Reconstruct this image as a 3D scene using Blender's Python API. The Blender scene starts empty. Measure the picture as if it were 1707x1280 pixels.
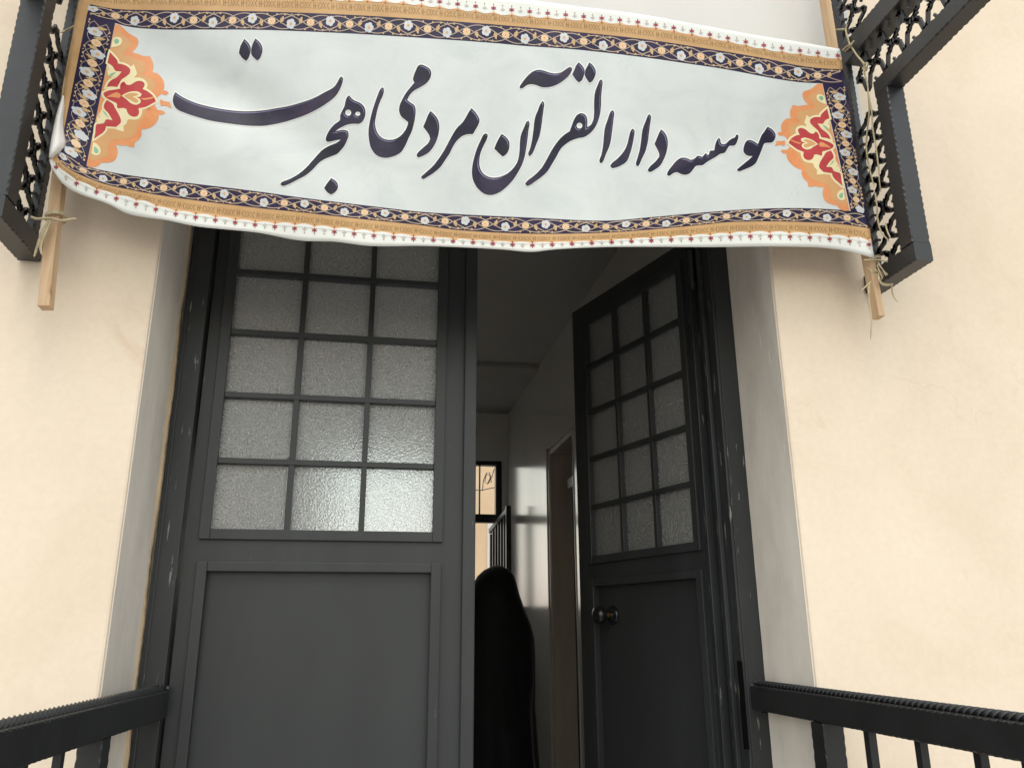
import bpy, bmesh, math, random
from math import sin, cos, pi, radians, exp, sqrt, atan2
from mathutils import Vector, Matrix
from mathutils.geometry import tessellate_polygon

S = bpy.context.scene
COL = S.collection
random.seed(7)

# ------------------------------------------------------------------ camera
FPX, CX, CY = 1340.0, 853.5, 640.0            # focal length and centre of the photo in its pixels
CAM = Vector((0.0, -1.65, 1.12))
_zc = Vector((-21.5, 4424.0, -FPX)).normalized()
_yx, _yz = 600 - CX, -FPX
_yc = Vector((_yx, -(_yx * _zc.x + _yz * _zc.z) / _zc.y, _yz)).normalized()
_xc = _yc.cross(_zc)
cam = bpy.data.cameras.new("camera")
cam.sensor_fit = 'HORIZONTAL'; cam.sensor_width = 36.0
cam.lens = 36.0 * FPX / 1707.0
cam.clip_start = 0.02; cam.clip_end = 2000
camo = bpy.data.objects.new("camera", cam); COL.objects.link(camo)
camo.matrix_world = Matrix.Translation(CAM) @ Matrix((_xc, _yc, _zc)).to_4x4()
S.camera = camo

# ------------------------------------------------------------------ world, sun, exposure
SUN_EL, SUN_AZ = radians(65), radians(192)
w = bpy.data.worlds.new("World"); S.world = w; w.use_nodes = True
nt = w.node_tree; nt.nodes.clear()
sky = nt.nodes.new("ShaderNodeTexSky"); sky.sky_type = 'NISHITA'; sky.sun_disc = False
sky.sun_elevation = SUN_EL; sky.sun_rotation = SUN_AZ
sky.air_density = 3.0; sky.dust_density = 1.0; sky.ozone_density = 1.0
hs = nt.nodes.new("ShaderNodeHueSaturation"); hs.inputs['Saturation'].default_value = 0.3
bg = nt.nodes.new("ShaderNodeBackground"); bg.inputs[1].default_value = 0.15
wo = nt.nodes.new("ShaderNodeOutputWorld")
nt.links.new(sky.outputs[0], hs.inputs['Color']); nt.links.new(hs.outputs[0], bg.inputs[0]); nt.links.new(bg.outputs[0], wo.inputs[0])
sun = bpy.data.lights.new("sun", 'SUN'); sun.energy = 0.8; sun.angle = radians(40); sun.color = (1.0, 0.945, 0.90)
suno = bpy.data.objects.new("sun", sun); COL.objects.link(suno)
_sd = Vector((sin(SUN_AZ) * cos(SUN_EL), cos(SUN_AZ) * cos(SUN_EL), sin(SUN_EL)))   # towards the sun: in front of the wall
suno.rotation_euler = _sd.to_track_quat('Z', 'Y').to_euler()
S.view_settings.view_transform = 'Standard'; S.view_settings.look = 'None'
S.view_settings.exposure = 0.66; S.view_settings.gamma = 1.0
S.render.engine = 'CYCLES'
S.cycles.use_denoising = True
try: S.cycles.denoiser = 'OPENIMAGEDENOISE'
except Exception: pass
S.cycles.max_bounces = 14; S.cycles.diffuse_bounces = 6; S.cycles.glossy_bounces = 5; S.cycles.transmission_bounces = 10
S.cycles.transparent_max_bounces = 10
S.cycles.sample_clamp_indirect = 8.0; S.cycles.blur_glossy = 0.3

# ------------------------------------------------------------------ helpers: rays, tagging, meshes
def ray(px, py):
    v = Vector((px - CX, -(py - CY), -FPX))
    return Vector((_xc.dot(v), _yc.dot(v), _zc.dot(v)))
def at(px, py, Y):
    d = ray(px, py); return CAM + d * ((Y - CAM.y) / d.y)
def atX(px, py, X):
    d = ray(px, py); return CAM + d * ((X - CAM.x) / d.x)
def atZ(px, py, Z):
    d = ray(px, py); return CAM + d * ((Z - CAM.z) / d.z)
def at_vert(px, py, A, B):                       # on the vertical plane through A and B
    n = Vector((-(B.y - A.y), B.x - A.x, 0)); d = ray(px, py)
    return CAM + d * ((A - CAM).dot(n) / d.dot(n))

def tag(o, label=None, cat=None, group=None, kind=None):
    if label: o['label'] = label
    if cat: o['category'] = cat
    if group: o['group'] = group
    if kind: o['kind'] = kind
    return o
def empty(name, loc=(0, 0, 0)):
    o = bpy.data.objects.new(name, None); o.empty_display_size = 0.1; COL.objects.link(o); o.location = loc
    return o
def link(name, me, mats, parent=None):
    o = bpy.data.objects.new(name, me)
    for m in (mats if isinstance(mats, (list, tuple)) else [mats]): me.materials.append(m)
    COL.objects.link(o)
    if parent is not None:
        o.parent = parent
        bpy.context.view_layer.update()
        o.matrix_parent_inverse = parent.matrix_world.inverted()
    return o
class MB:
    """collects shapes into ONE mesh"""
    def __init__(s): s.v = []; s.f = []; s.m = []; s.sm = []
    def add(s, vs, fs, mi=0, smooth=False):
        o = len(s.v); s.v += [tuple(x) for x in vs]
        for f in fs: s.f.append(tuple(i + o for i in f)); s.m.append(mi); s.sm.append(smooth)
    def box(s, a, b, mi=0, bev=0.0):
        x0, x1 = sorted((a[0], b[0])); y0, y1 = sorted((a[1], b[1])); z0, z1 = sorted((a[2], b[2]))
        s.hexa([(x0, y0, z0), (x1, y0, z0), (x1, y1, z0), (x0, y1, z0), (x0, y0, z1), (x1, y0, z1), (x1, y1, z1), (x0, y1, z1)], mi)
    def hexa(s, p, mi=0):
        s.add(p, [(0, 3, 2, 1), (4, 5, 6, 7), (0, 1, 5, 4), (1, 2, 6, 5), (2, 3, 7, 6), (3, 0, 4, 7)], mi)
    def tube(s, pts, r, n=8, mi=0, cap=True, prof=None):
        pts = [Vector(p) for p in pts]
        rs = r if isinstance(r, (list, tuple)) else [r] * len(pts)
        vs = []; fs = []
        up = None
        for i, p in enumerate(pts):
            t = (pts[min(i + 1, len(pts) - 1)] - pts[max(i - 1, 0)]).normalized()
            if up is None:
                up = Vector((0, 0, 1)) if abs(t.z) < .9 else Vector((1, 0, 0))
            a = t.cross(up).normalized(); b = a.cross(t).normalized(); up = b
            for k in range(n):
                q = 2 * pi * k / n
                vs.append(p + (a * cos(q) + b * sin(q)) * rs[i])
        for i in range(len(pts) - 1):
            for k in range(n):
                k2 = (k + 1) % n
                fs.append((i * n + k, i * n + k2, (i + 1) * n + k2, (i + 1) * n + k))
        s.add(vs, fs, mi, True)
        if cap:
            s.add(vs[:n], [tuple(range(n))[::-1]], mi); s.add(vs[-n:], [tuple(range(n))], mi)
    def bar(s, p0, p1, u, wu, wv, mi=0, wave=0.0, period=0.013, seg=None):
        """box-section bar p0->p1, half width wu along u and wv across; wave = hammered edges"""
        p0, p1 = Vector(p0), Vector(p1); t = p1 - p0; L = t.length; t.normalize()
        u = Vector(u); u = (u - t * u.dot(t)).normalized(); v = t.cross(u)
        n = seg or (max(1, int(L / (period / 6))) if wave else 1); rn = random.Random(int(L * 9973) + int(wave * 1e6)); am = [rn.uniform(.35, 1.25) for _ in range(int(L / period) + 3)]
        vs = []; fs = []
        for i in range(n + 1):
            c = p0 + t * (L * i / n)
            if wave:                                   # flat faces, hammered (scalloped) arrises
                sx = L * i / n / period; e = wave * (.45 + am[int(sx)] * (.5 - .5 * cos(2 * pi * sx)) * 1.5 + .3 * sin(sx * 1.9 + 1) ** 2)
                for a, b in ((-1, -1), (1, -1), (1, 1), (-1, 1)):
                    q = (c + u * a * (wu - e) + v * b * wv, c + u * a * wu + v * b * (wv - e))
                    vs += q if a * b < 0 else q[::-1]
            else:
                for a, b in ((-1, -1), (1, -1), (1, 1), (-1, 1)): vs.append(c + u * a * wu + v * b * wv)
        m = 8 if wave else 4
        for i in range(n):
            for k in range(m):
                k2 = (k + 1) % m
                fs.append((i * m + k, i * m + k2, (i + 1) * m + k2, (i + 1) * m + k))
        fs.append(tuple(range(m))[::-1]); fs.append(tuple(n * m + k for k in range(m)))
        s.add(vs, fs, mi)
    def lathe(s, prof, c, axis=(0, 0, 1), n=20, mi=0):
        ax = Vector(axis).normalized(); a = ax.orthogonal().normalized(); b = ax.cross(a); c = Vector(c)
        vs = []; fs = []
        for r, h in prof:
            for k in range(n):
                q = 2 * pi * k / n; vs.append(c + ax * h + (a * cos(q) + b * sin(q)) * max(r, 1e-5))
        for i in range(len(prof) - 1):
            for k in range(n):
                k2 = (k + 1) % n; fs.append((i * n + k, i * n + k2, (i + 1) * n + k2, (i + 1) * n + k))
        s.add(vs, fs, mi, True)
    def mesh(s, name):
        me = bpy.data.meshes.new(name); me.from_pydata(s.v, [], s.f)
        for p, mi, sm in zip(me.polygons, s.m, s.sm): p.material_index = mi; p.use_smooth = sm
        me.update(); return me
    def build(s, name, mats, parent=None, bevel=0.0, fix=True):
        me = s.mesh(name)
        if fix:
            bm = bmesh.new(); bm.from_mesh(me); bmesh.ops.recalc_face_normals(bm, faces=bm.faces); bm.to_mesh(me); bm.free()
        o = link(name, me, mats, parent)
        if bevel:
            md = o.modifiers.new("bevel", 'BEVEL'); md.width = bevel; md.segments = 2; md.limit_method = 'ANGLE'; md.angle_limit = radians(50)
        return o

# ------------------------------------------------------------------ materials
def srgb(r, g, b):
    f = lambda c: (c / 255 / 12.92) if c <= 10 else (((c / 255 + .055) / 1.055) ** 2.4)
    return (f(r), f(g), f(b))
def new_mat(name):
    m = bpy.data.materials.new(name); m.use_nodes = True
    t = m.node_tree; b = t.nodes['Principled BSDF']; return m, t, b
def N(t, kind, **kw):
    n = t.nodes.new(kind)
    for k, v in kw.items(): setattr(n, k, v)
    return n
def coords(t, scale=(1, 1, 1)):
    tc = N(t, "ShaderNodeTexCoord"); mp = N(t, "ShaderNodeMapping"); mp.inputs['Scale'].default_value = scale
    t.links.new(tc.outputs['Object'], mp.inputs[0]); return mp.outputs[0]
def noise(t, vec, scale, detail=4, rough=.55, dist=0):
    n = N(t, "ShaderNodeTexNoise"); n.inputs['Scale'].default_value = scale; n.inputs['Detail'].default_value = detail
    n.inputs['Roughness'].default_value = rough; n.inputs['Distortion'].default_value = dist
    t.links.new(vec, n.inputs['Vector']); return n.outputs['Fac']
def ramp(t, fac, stops):
    r = N(t, "ShaderNodeValToRGB"); e = r.color_ramp.elements
    while len(e) < len(stops): e.new(.5)
    for x, (p, c) in zip(e, stops): x.position = p; x.color = (*c, 1) if len(c) == 3 else c
    t.links.new(fac, r.inputs[0]); return r.outputs[0]
def mix(t, fac, a, b):
    m = N(t, "ShaderNodeMix", data_type='RGBA')
    if isinstance(fac, (int, float)): m.inputs[0].default_value = fac
    else: t.links.new(fac, m.inputs[0])
    for s, v in ((m.inputs[6], a), (m.inputs[7], b)):
        if isinstance(v, tuple): s.default_value = (*v, 1)
        else: t.links.new(v, s)
    return m.outputs[2]
def bump(t, b, h, strength=.2, dist=.002):
    n = N(t, "ShaderNodeBump"); n.inputs['Strength'].default_value = strength; n.inputs['Distance'].default_value = dist
    t.links.new(h, n.inputs['Height']); t.links.new(n.outputs[0], b.inputs['Normal'])
def mat(name, col, rough=.6, var=.12, scale=8, bmp=.1, bscale=60, bdist=.002, stretch=(1, 1, 1), spec=.5, metal=0, chips=None, chip_amt=.72):
    m, t, b = new_mat(name); v = coords(t, stretch)
    lo = tuple(c * (1 - var) for c in col); hi = tuple(min(1, c * (1 + var)) for c in col)
    c = ramp(t, noise(t, v, scale, 5, .6), [(.3, lo), (.7, hi)])
    if chips:
        v2 = coords(t, (1.0, 1.0, .10))
        a = noise(t, v2, 95, 4, .65); bq = noise(t, coords(t, (1, 1, 1)), 7, 2)
        fa = ramp(t, a, [(chip_amt, (0, 0, 0)), (chip_amt + .03, (1, 1, 1))])
        fb = ramp(t, bq, [(.44, (0, 0, 0)), (.54, (1, 1, 1))])
        mm = N(t, "ShaderNodeMath", operation='MULTIPLY'); t.links.new(fa, mm.inputs[0]); t.links.new(fb, mm.inputs[1])
        c = mix(t, mm.outputs[0], c, chips)
    t.links.new(c, b.inputs['Base Color']); b.inputs['Roughness'].default_value = rough
    b.inputs['Metallic'].default_value = metal; b.inputs['Specular IOR Level'].default_value = spec
    if bmp: bump(t, b, noise(t, v, bscale, 4, .6), bmp, bdist)
    return m

def mk_wall():
    m, t, b = new_mat("cream_plaster"); v = coords(t)
    base = ramp(t, noise(t, v, 2.2, 6, .62, .4), [(.25, (.76, .625, .475)), (.5, (.84, .71, .555)), (.78, (.87, .75, .60))])
    n2 = ramp(t, noise(t, v, 5.5, 4, .6, 1.0), [(.66, (0, 0, 0)), (.78, (1, 1, 1))])
    base = mix(t, n2, base, (.775, .615, .47))
    n3 = ramp(t, noise(t, coords(t, (1, 1, .25)), 26, 3, .6, .3), [(.74, (0, 0, 0)), (.80, (1, 1, 1))])
    s3 = N(t, "ShaderNodeMath", operation='MULTIPLY'); s3.inputs[1].default_value = .30; t.links.new(n3, s3.inputs[0])
    base = mix(t, s3.outputs[0], base, (.55, .42, .29))
    fine = ramp(t, noise(t, v, 60, 4, .7), [(.35, (.95, .95, .95)), (.65, (1, 1, 1))])
    mu = N(t, "ShaderNodeMix", data_type='RGBA', blend_type='MULTIPLY'); mu.inputs[0].default_value = 1
    t.links.new(base, mu.inputs[6]); t.links.new(fine, mu.inputs[7]); base = mu.outputs[2]
    vo = N(t, "ShaderNodeTexVoronoi"); vo.feature = 'DISTANCE_TO_EDGE'; vo.inputs['Scale'].default_value = 1.7      # hairline cracks
    nn = N(t, "ShaderNodeTexNoise"); nn.inputs['Scale'].default_value = 3.5; nn.inputs['Detail'].default_value = 6; t.links.new(v, nn.inputs['Vector'])
    mv = N(t, "ShaderNodeVectorMath", operation='MULTIPLY_ADD'); mv.inputs[1].default_value = (.5, .5, .5)
    t.links.new(nn.outputs['Color'], mv.inputs[0]); t.links.new(v, mv.inputs[2]); t.links.new(mv.outputs[0], vo.inputs['Vector'])
    cr = ramp(t, vo.outputs['Distance'], [(0, (1, 1, 1)), (.006, (0, 0, 0))]); cg = ramp(t, noise(t, v, 1.6, 2), [(.52, (0, 0, 0)), (.66, (.16, .16, .16))])
    cm = N(t, "ShaderNodeMath", operation='MULTIPLY'); t.links.new(cr, cm.inputs[0]); t.links.new(cg, cm.inputs[1])
    base = mix(t, cm.outputs[0], base, (.50, .39, .28))
    sp = ramp(t, noise(t, v, 95, 2, .5), [(.80, (0, 0, 0)), (.82, (.7, .7, .7))]); base = mix(t, sp, base, (.36, .28, .2))
    t.links.new(base, b.inputs['Base Color']); b.inputs['Roughness'].default_value = .85; b.inputs['Specular IOR Level'].default_value = .25
    bump(t, b, noise(t, v, 14, 6, .65), .25, .004); return m
M = {}
M['wall'] = mk_wall()
M['reveal'] = mat("grey_white_plaster", (.77, .71, .635), .75, .15, 7, .3, 30, .003, (1, 1, .4), .3, chips=(.84, .82, .77), chip_amt=.64)
M['lip'] = mat("stained_plaster_edge", (.55, .42, .27), .8, .35, 9, .4, 50, .003, (1, 1, .3), .2, chips=(.09, .08, .07), chip_amt=.66)
M['white_wall'] = mat("white_plaster", (.72, .70, .66), .8, .04, 3, .15, 20, .003)
M['paint'] = mat("dark_grey_door_paint", (.032, .0350, .0358), .40, .22, 9, .2, 26, .002, (1, 1, .22), .45, chips=(.2, .2, .19), chip_amt=.70)
M['frame_paint'] = mat("worn_dark_grey_frame_paint", (.0295, .0322, .0332), .42, .3, 8, .25, 40, .002, (1, 1, .3), .45, chips=(.26, .25, .23), chip_amt=.635)
M['panel_paint'] = mat("dark_grey_panel_paint", (.0325, .0355, .0362), .44, .16, 5, .14, 18, .002, (1, 1, .3), .45, chips=(.10, .10, .10), chip_amt=.72)
M['iron'] = mat("black_iron_paint", (.026, .027, .029), .40, .2, 10, .2, 70, .0015, (1, 1, 1), .5, chips=(.2, .2, .2), chip_amt=.76)
M['rail'] = mat("black_railing_paint", (.018, .019, .020), .33, .2, 14, .25, 60, .0015, (1, 1, 1), .5, chips=(.25, .25, .25), chip_amt=.77)
M['black'] = mat("slot_shade_black", (.003, .003, .003), .9, .1, 9, 0, spec=.05)  # near-black colour standing for the shade inside the bolt slot
M['brass'] = mat("aged_brass", (.48, .30, .08), .25, .15, 20, .05, 80, .001, metal=1)
M['knob'] = mat("black_knob", (.012, .012, .013), .18, .1, 20, .0, spec=.6)
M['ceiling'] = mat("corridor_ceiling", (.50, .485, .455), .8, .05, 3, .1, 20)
M['corr'] = mat("glossy_corridor_wall", (.78, .765, .735), .15, .05, 3, .12, 7, .004, (1, 1, .35), .6)
M['corr'].node_tree.nodes['Principled BSDF'].inputs['Roughness'].default_value = .2
_b = M['corr'].node_tree.nodes['Principled BSDF']; _b.inputs['Coat Weight'].default_value = .8; _b.inputs['Coat Roughness'].default_value = .17; _b.inputs['Specular IOR Level'].default_value = .8
M['corr_dull'] = mat("corridor_wall", (.76, .74, .70), .5, .05, 3, .12, 12, .003)
M['floor'] = mat("corridor_floor", (.22, .20, .18), .35, .15, 6, .05)
M['brown'] = mat("brown_door_frame", (.58, .50, .40), .45, .15, 9, .1, 40, .001, (1, 1, .2))
M['darkbrown'] = mat("dark_brown_door", (.035, .026, .02), .5, .15, 9, .1)
M['header'] = mat("pale_door_header", (.55, .55, .54), .3, .05, 9, 0)
M['chador'] = mat("black_cloth", (.010, .010, .0115), .7, .3, 12, .5, 22, .006, spec=.3)
_c = M['chador'].node_tree.nodes['Principled BSDF']; _c.inputs['Sheen Weight'].default_value = .25; _c.inputs['Sheen Roughness'].default_value = .4
M['skin'] = mat("skin", (.45, .27, .19), .55, .06, 20, .05, 200)
M['twine'] = mat("straw_twine", (.50, .42, .26), .8, .25, 60, .3, 200, .001)
M['concrete'] = mat("concrete", (.30, .295, .285), .85, .12, 5, .3, 40, .004)
M['ground'] = mat("paving", (.26, .255, .25), .9, .15, 3, .3, 30, .006)
M['neigh'] = mat("neighbour_plaster", (.72, .53, .34), .85, .08, 2, .2, 10)
M['cable'] = mat("dark_cable", (.05, .05, .055), .5, .1, 9, 0)

def mk_wood():
    m, t, b = new_mat("pale_batten_wood"); v = coords(t, (1, 1, .06))
    c = ramp(t, noise(t, v, 90, 5, .6, .6), [(.3, (.50, .325, .18)), (.7, (.66, .47, .29))])
    k = ramp(t, noise(t, coords(t, (1, 1, .6)), 16, 3, .5), [(.66, (0, 0, 0)), (.74, (1, 1, 1))])
    c = mix(t, k, c, (.33, .17, .085)); t.links.new(c, b.inputs['Base Color']); b.inputs['Roughness'].default_value = .7
    bump(t, b, noise(t, v, 120, 4), .25, .001); return m
M['wood'] = mk_wood()

def mk_frost():
    m, t, b = new_mat("frosted_glass"); t.nodes.remove(b); out = t.nodes['Material Output']
    v = coords(t)
    h = noise(t, v, 260, 2, .5)
    bp = N(t, "ShaderNodeBump"); bp.inputs['Strength'].default_value = .8; bp.inputs['Distance'].default_value = .003
    t.links.new(h, bp.inputs['Height'])
    rf = N(t, "ShaderNodeBsdfRefraction"); rf.inputs['Roughness'].default_value = .15; rf.inputs['IOR'].default_value = 1.14
    rf.inputs['Color'].default_value = (.92, .97, 1.0, 1)
    gl = N(t, "ShaderNodeBsdfGlossy"); gl.inputs['Roughness'].default_value = .18; gl.inputs['Color'].default_value = (.95, .95, .95, 1)
    fr = N(t, "ShaderNodeFresnel"); fr.inputs['IOR'].default_value = 1.6
    df = N(t, "ShaderNodeBsdfDiffuse"); df.inputs['Color'].default_value = (.72, .70, .66, 1)      # the etched face scatters some light back
    grain = ramp(t, noise(t, v, 330, 2, .6), [(.36, (.05, .05, .05)), (.68, (.52, .52, .52))])
    for n_ in (rf, gl, df): t.links.new(bp.outputs[0], n_.inputs['Normal'])
    m0 = N(t, "ShaderNodeMixShader"); t.links.new(grain, m0.inputs[0]); t.links.new(rf.outputs[0], m0.inputs[1]); t.links.new(df.outputs[0], m0.inputs[2])
    ms = N(t, "ShaderNodeMixShader"); t.links.new(fr.outputs[0], ms.inputs[0]); t.links.new(m0.outputs[0], ms.inputs[1]); t.links.new(gl.outputs[0], ms.inputs[2])
    t.links.new(ms.outputs[0], out.inputs[0]); return m
M['frost'] = mk_frost()
def mk_clear():
    m, t, b = new_mat("clear_glass"); t.nodes.remove(b); out = t.nodes['Material Output']
    tr = N(t, "ShaderNodeBsdfTransparent"); gl = N(t, "ShaderNodeBsdfGlossy"); gl.inputs['Roughness'].default_value = .03
    fr = N(t, "ShaderNodeFresnel"); fr.inputs['IOR'].default_value = 1.45
    ms = N(t, "ShaderNodeMixShader"); t.links.new(fr.outputs[0], ms.inputs[0]); t.links.new(tr.outputs[0], ms.inputs[1]); t.links.new(gl.outputs[0], ms.inputs[2])
    t.links.new(ms.outputs[0], out.inputs[0]); return m
M['clear'] = mk_clear()

# print colours of the banner (vinyl: slightly glossy)
def vinyl(name, stops, scale, dist=.6, veins=None, rough=.42):
    m, t, b = new_mat(name); v = coords(t)
    c = ramp(t, noise(t, v, scale, 6, .6, dist), stops)
    if veins:
        vo = N(t, "ShaderNodeTexVoronoi"); vo.feature = 'DISTANCE_TO_EDGE'; vo.inputs['Scale'].default_value = 26
        nn = N(t, "ShaderNodeTexNoise"); nn.inputs['Scale'].default_value = 12
        t.links.new(v, nn.inputs['Vector'])
        mv = N(t, "ShaderNodeVectorMath", operation='MULTIPLY_ADD'); mv.inputs[1].default_value = (.12, .12, .12)
        t.links.new(nn.outputs['Color'], mv.inputs[0]); t.links.new(v, mv.inputs[2]); t.links.new(mv.outputs[0], vo.inputs['Vector'])
        f = ramp(t, vo.outputs['Distance'], [(.0, (1, 1, 1)), (.035, (0, 0, 0))])
        g = ramp(t, noise(t, v, 9, 3), [(.45, (0, 0, 0)), (.75, (.55, .55, .55))])
        mm = N(t, "ShaderNodeMath", operation='MULTIPLY'); t.links.new(f, mm.inputs[0]); t.links.new(g, mm.inputs[1])
        c = mix(t, mm.outputs[0], c, veins)
    t.links.new(c, b.inputs['Base Color']); b.inputs['Roughness'].default_value = rough; b.inputs['Specular IOR Level'].default_value = .25
    bump(t, b, noise(t, coords(t, (1, 1, 1.6)), 9, 5, .5, .6), .10, .012)
    return m
def L(r, g, b, k=.92): return tuple(c * k for c in srgb(r, g, b))
V = {}
V['center'] = vinyl("print_marbled_ground", [(.2, L(198, 204, 202)), (.5, L(213, 217, 214)), (.8, L(221, 225, 222))], 7, .8, veins=L(188, 202, 194))
V['navy'] = vinyl("print_navy", [(.35, L(26, 20, 54)), (.65, L(46, 32, 70))], 12)
V['gold'] = vinyl("print_gold", [(.3, L(196, 154, 104)), (.7, L(212, 170, 118))], 18)
V['peach'] = vinyl("print_peach", [(.3, L(232, 176, 128)), (.7, L(240, 190, 146))], 18)
V['white'] = vinyl("print_white", [(.3, L(232, 234, 226)), (.7, L(240, 239, 232))], 8)
V['back'] = vinyl("banner_back", [(.3, L(226, 222, 216)), (.7, L(236, 232, 226))], 8)
V['ink'] = vinyl("print_ink", [(.36, L(10, 9, 28)), (.5, L(30, 25, 50)), (.68, L(60, 49, 70))], 9, .4)
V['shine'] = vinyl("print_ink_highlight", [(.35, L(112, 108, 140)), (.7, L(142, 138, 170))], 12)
V['halo'] = vinyl("print_halo", [(.3, L(228, 230, 224)), (.7, L(234, 235, 229))], 8)
V['orange'] = vinyl("print_orange", [(.32, L(228, 146, 92)), (.7, L(236, 164, 110))], 22)
V['tan'] = vinyl("print_tan", [(.35, L(214, 166, 112)), (.65, L(224, 170, 114))], 22)
V['red'] = vinyl("print_red", [(.35, L(186, 62, 66)), (.7, L(202, 78, 76))], 22)
V['cream'] = vinyl("print_cream", [(.35, L(240, 226, 178)), (.7, L(244, 232, 190))], 22)
V['green'] = vinyl("print_green", [(.35, L(118, 176, 138)), (.7, L(160, 206, 170))], 30)
V['petal'] = vinyl("print_petal_white", [(.35, L(200, 204, 206)), (.7, L(216, 218, 218))], 30)
V['bloom'] = vinyl("print_peach_bloom", [(.35, L(232, 200, 158)), (.7, L(238, 210, 174))], 30)
V['leaf'] = vinyl("print_leaf_gold", [(.35, L(200, 166, 118)), (.7, L(214, 180, 134))], 30)
V['vine'] = vinyl("print_vine", [(.35, L(176, 154, 136)), (.7, L(196, 174, 152))], 30)
V['mark'] = vinyl("print_brown_marks", [(.35, L(140, 112, 66)), (.7, L(156, 126, 78))], 30)
V['crimson'] = vinyl("print_crimson", [(.35, L(150, 58, 66)), (.7, L(166, 72, 78))], 30)
V['grey'] = vinyl("print_grey_marks", [(.35, L(192, 186, 178)), (.7, L(206, 200, 192))], 30)

# ------------------------------------------------------------------ setting: ground, landing
mb = MB(); mb.add([(-60, -60, -.62), (60, -60, -.62), (60, 60, -.62), (-60, 60, -.62)], [(0, 1, 2, 3)])
tag(mb.build("ground", M['ground']), kind='structure')
mb = MB(); mb.box((-.75, -1.0, -.616), (1.25, 0.0, -.01))
for i in range(3): mb.box((-.75, -1.0 - .3 * (i + 1), -.616), (1.25, -1.0 - .3 * i, -.16 - .155 * i))
tag(mb.build("landing", M['concrete'], bevel=.006), kind='structure')

# ------------------------------------------------------------------ the building
XL, XR_, TOP = -.455, .946, 2.27               # the opening in the facade
bld = empty("building", (0, 0, 0))
tag(bld, "cream plastered building with a dark grey glazed double door opening into a dim hallway", "building")
mb = MB()
mb.box((-6, 0, -.62), (XL, .26, 6)); mb.box((XR_, 0, -.62), (7, .26, 6)); mb.box((XL, 0, TOP), (XR_, .26, 6)); mb.box((XL, .0, -.62), (XR_, .26, -.012))
mb.build("facade_wall", M['wall'], bld, bevel=.006)
# plaster lining of the opening
def wavy_lining(name, x_face, x_back, lip):
    m = MB(); n = 60; vs = []; fs = []
    rnd = random.Random(3 if x_face < 0 else 5)
    offs = [rnd.uniform(-.0003, .0003) for _ in range(n + 1)]
    for i in range(n + 1):
        z = TOP * i / n
        vs += [(x_face, .007, z), (x_face, .1, z), (x_face + lip * (.003 + offs[i]), .219 + offs[i] * .4, z), (x_back, .219, z), (x_back, .007, z)]
    for i in range(n):
        for k in range(5):
            k2 = (k + 1) % 5; fs.append((i * 5 + k, i * 5 + k2, (i + 1) * 5 + k2, (i + 1) * 5 + k))
    m.add(vs, fs); m.build(name, M['reveal'], bld)
wavy_lining("reveal", XL + .0015, XL - .003, 1)
wavy_lining("reveal", XR_ - .0015, XR_ + .003, -1)
mb = MB(); mb.box((XL + .003, .002, TOP - .004), (XR_ - .003, .219, TOP - .0015)); mb.build("soffit", M['reveal'], bld)
# ragged stained plaster lip beside the left jamb
mb = MB(); n = 160; vs = []; fs = []; rnd = random.Random(11)
for i in range(n + 1):
    z = 2.26 * i / n; wv = .0065 + .0015 * sin(z * 9) + .0012 * sin(z * 23 + 1) + rnd.uniform(-.0008, .0008)
    for x, y in ((XL + .0025, .208), (XL + wv + .002, .212), (XL + wv + .003, .2185), (XL + .0025, .2185)): vs.append((x, y, z))
for i in range(n):
    for k in range(4):
        k2 = (k + 1) % 4; fs.append((i * 4 + k, i * 4 + k2, (i + 1) * 4 + k2, (i + 1) * 4 + k))
mb.add(vs, fs); mb.build("plaster_edge", M['lip'], bld)
mb = MB(); mb.box((-.60, -.006, 2.36), (at(1416, 60, 0).x, -.0015, 4.2)); mb.build("upper_panel", M['white_wall'], bld, bevel=.002)

# door frame
JL0, JL1, JR0, JR1 = -.4435, -.393, .887, .9425
mb = MB()
mb.box((JL0, .22, 0), (JL1, .335, 2.195)); mb.box((JR0, .22, 0), (JR1, .335, 2.195)); mb.box((JL0, .2205, 2.195), (JR1, .334, 2.255))
mb.box((JR0 - .012, .262, 0), (JR0, .278, 2.195)); mb.box((JR0 - .022, .312, 0), (JR0, .334, 2.195))
mb.box((JL0 + .006, .2165, 0), (JL0 + .012, .22, 2.195)); mb.box((JR0 + .0065, .2165, .02), (JR0 + .0105, .22, 2.19))
fr = mb.build("door_frame", M['frame_paint'], bld, bevel=.003)
a = at(1229, 1101, .219); b_ = at(1247, 1248, .219)
mb = MB(); mb.box((a.x - .001, .2165, b_.z), (a.x + .011, .2195, a.z)); mb.build("bolt_slot", M['black'], fr)  # no hollow cut: a thin raised box, slot's inner shade painted black
for z0, z1 in ((2.02, 2.14), (.55, .64)):
    mb = MB(); mb.tube([(JR0 - .016, .30, z0), (JR0 - .016, .30, z1)], .009, 10); mb.build("hinge", M['frame_paint'], fr)

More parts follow.
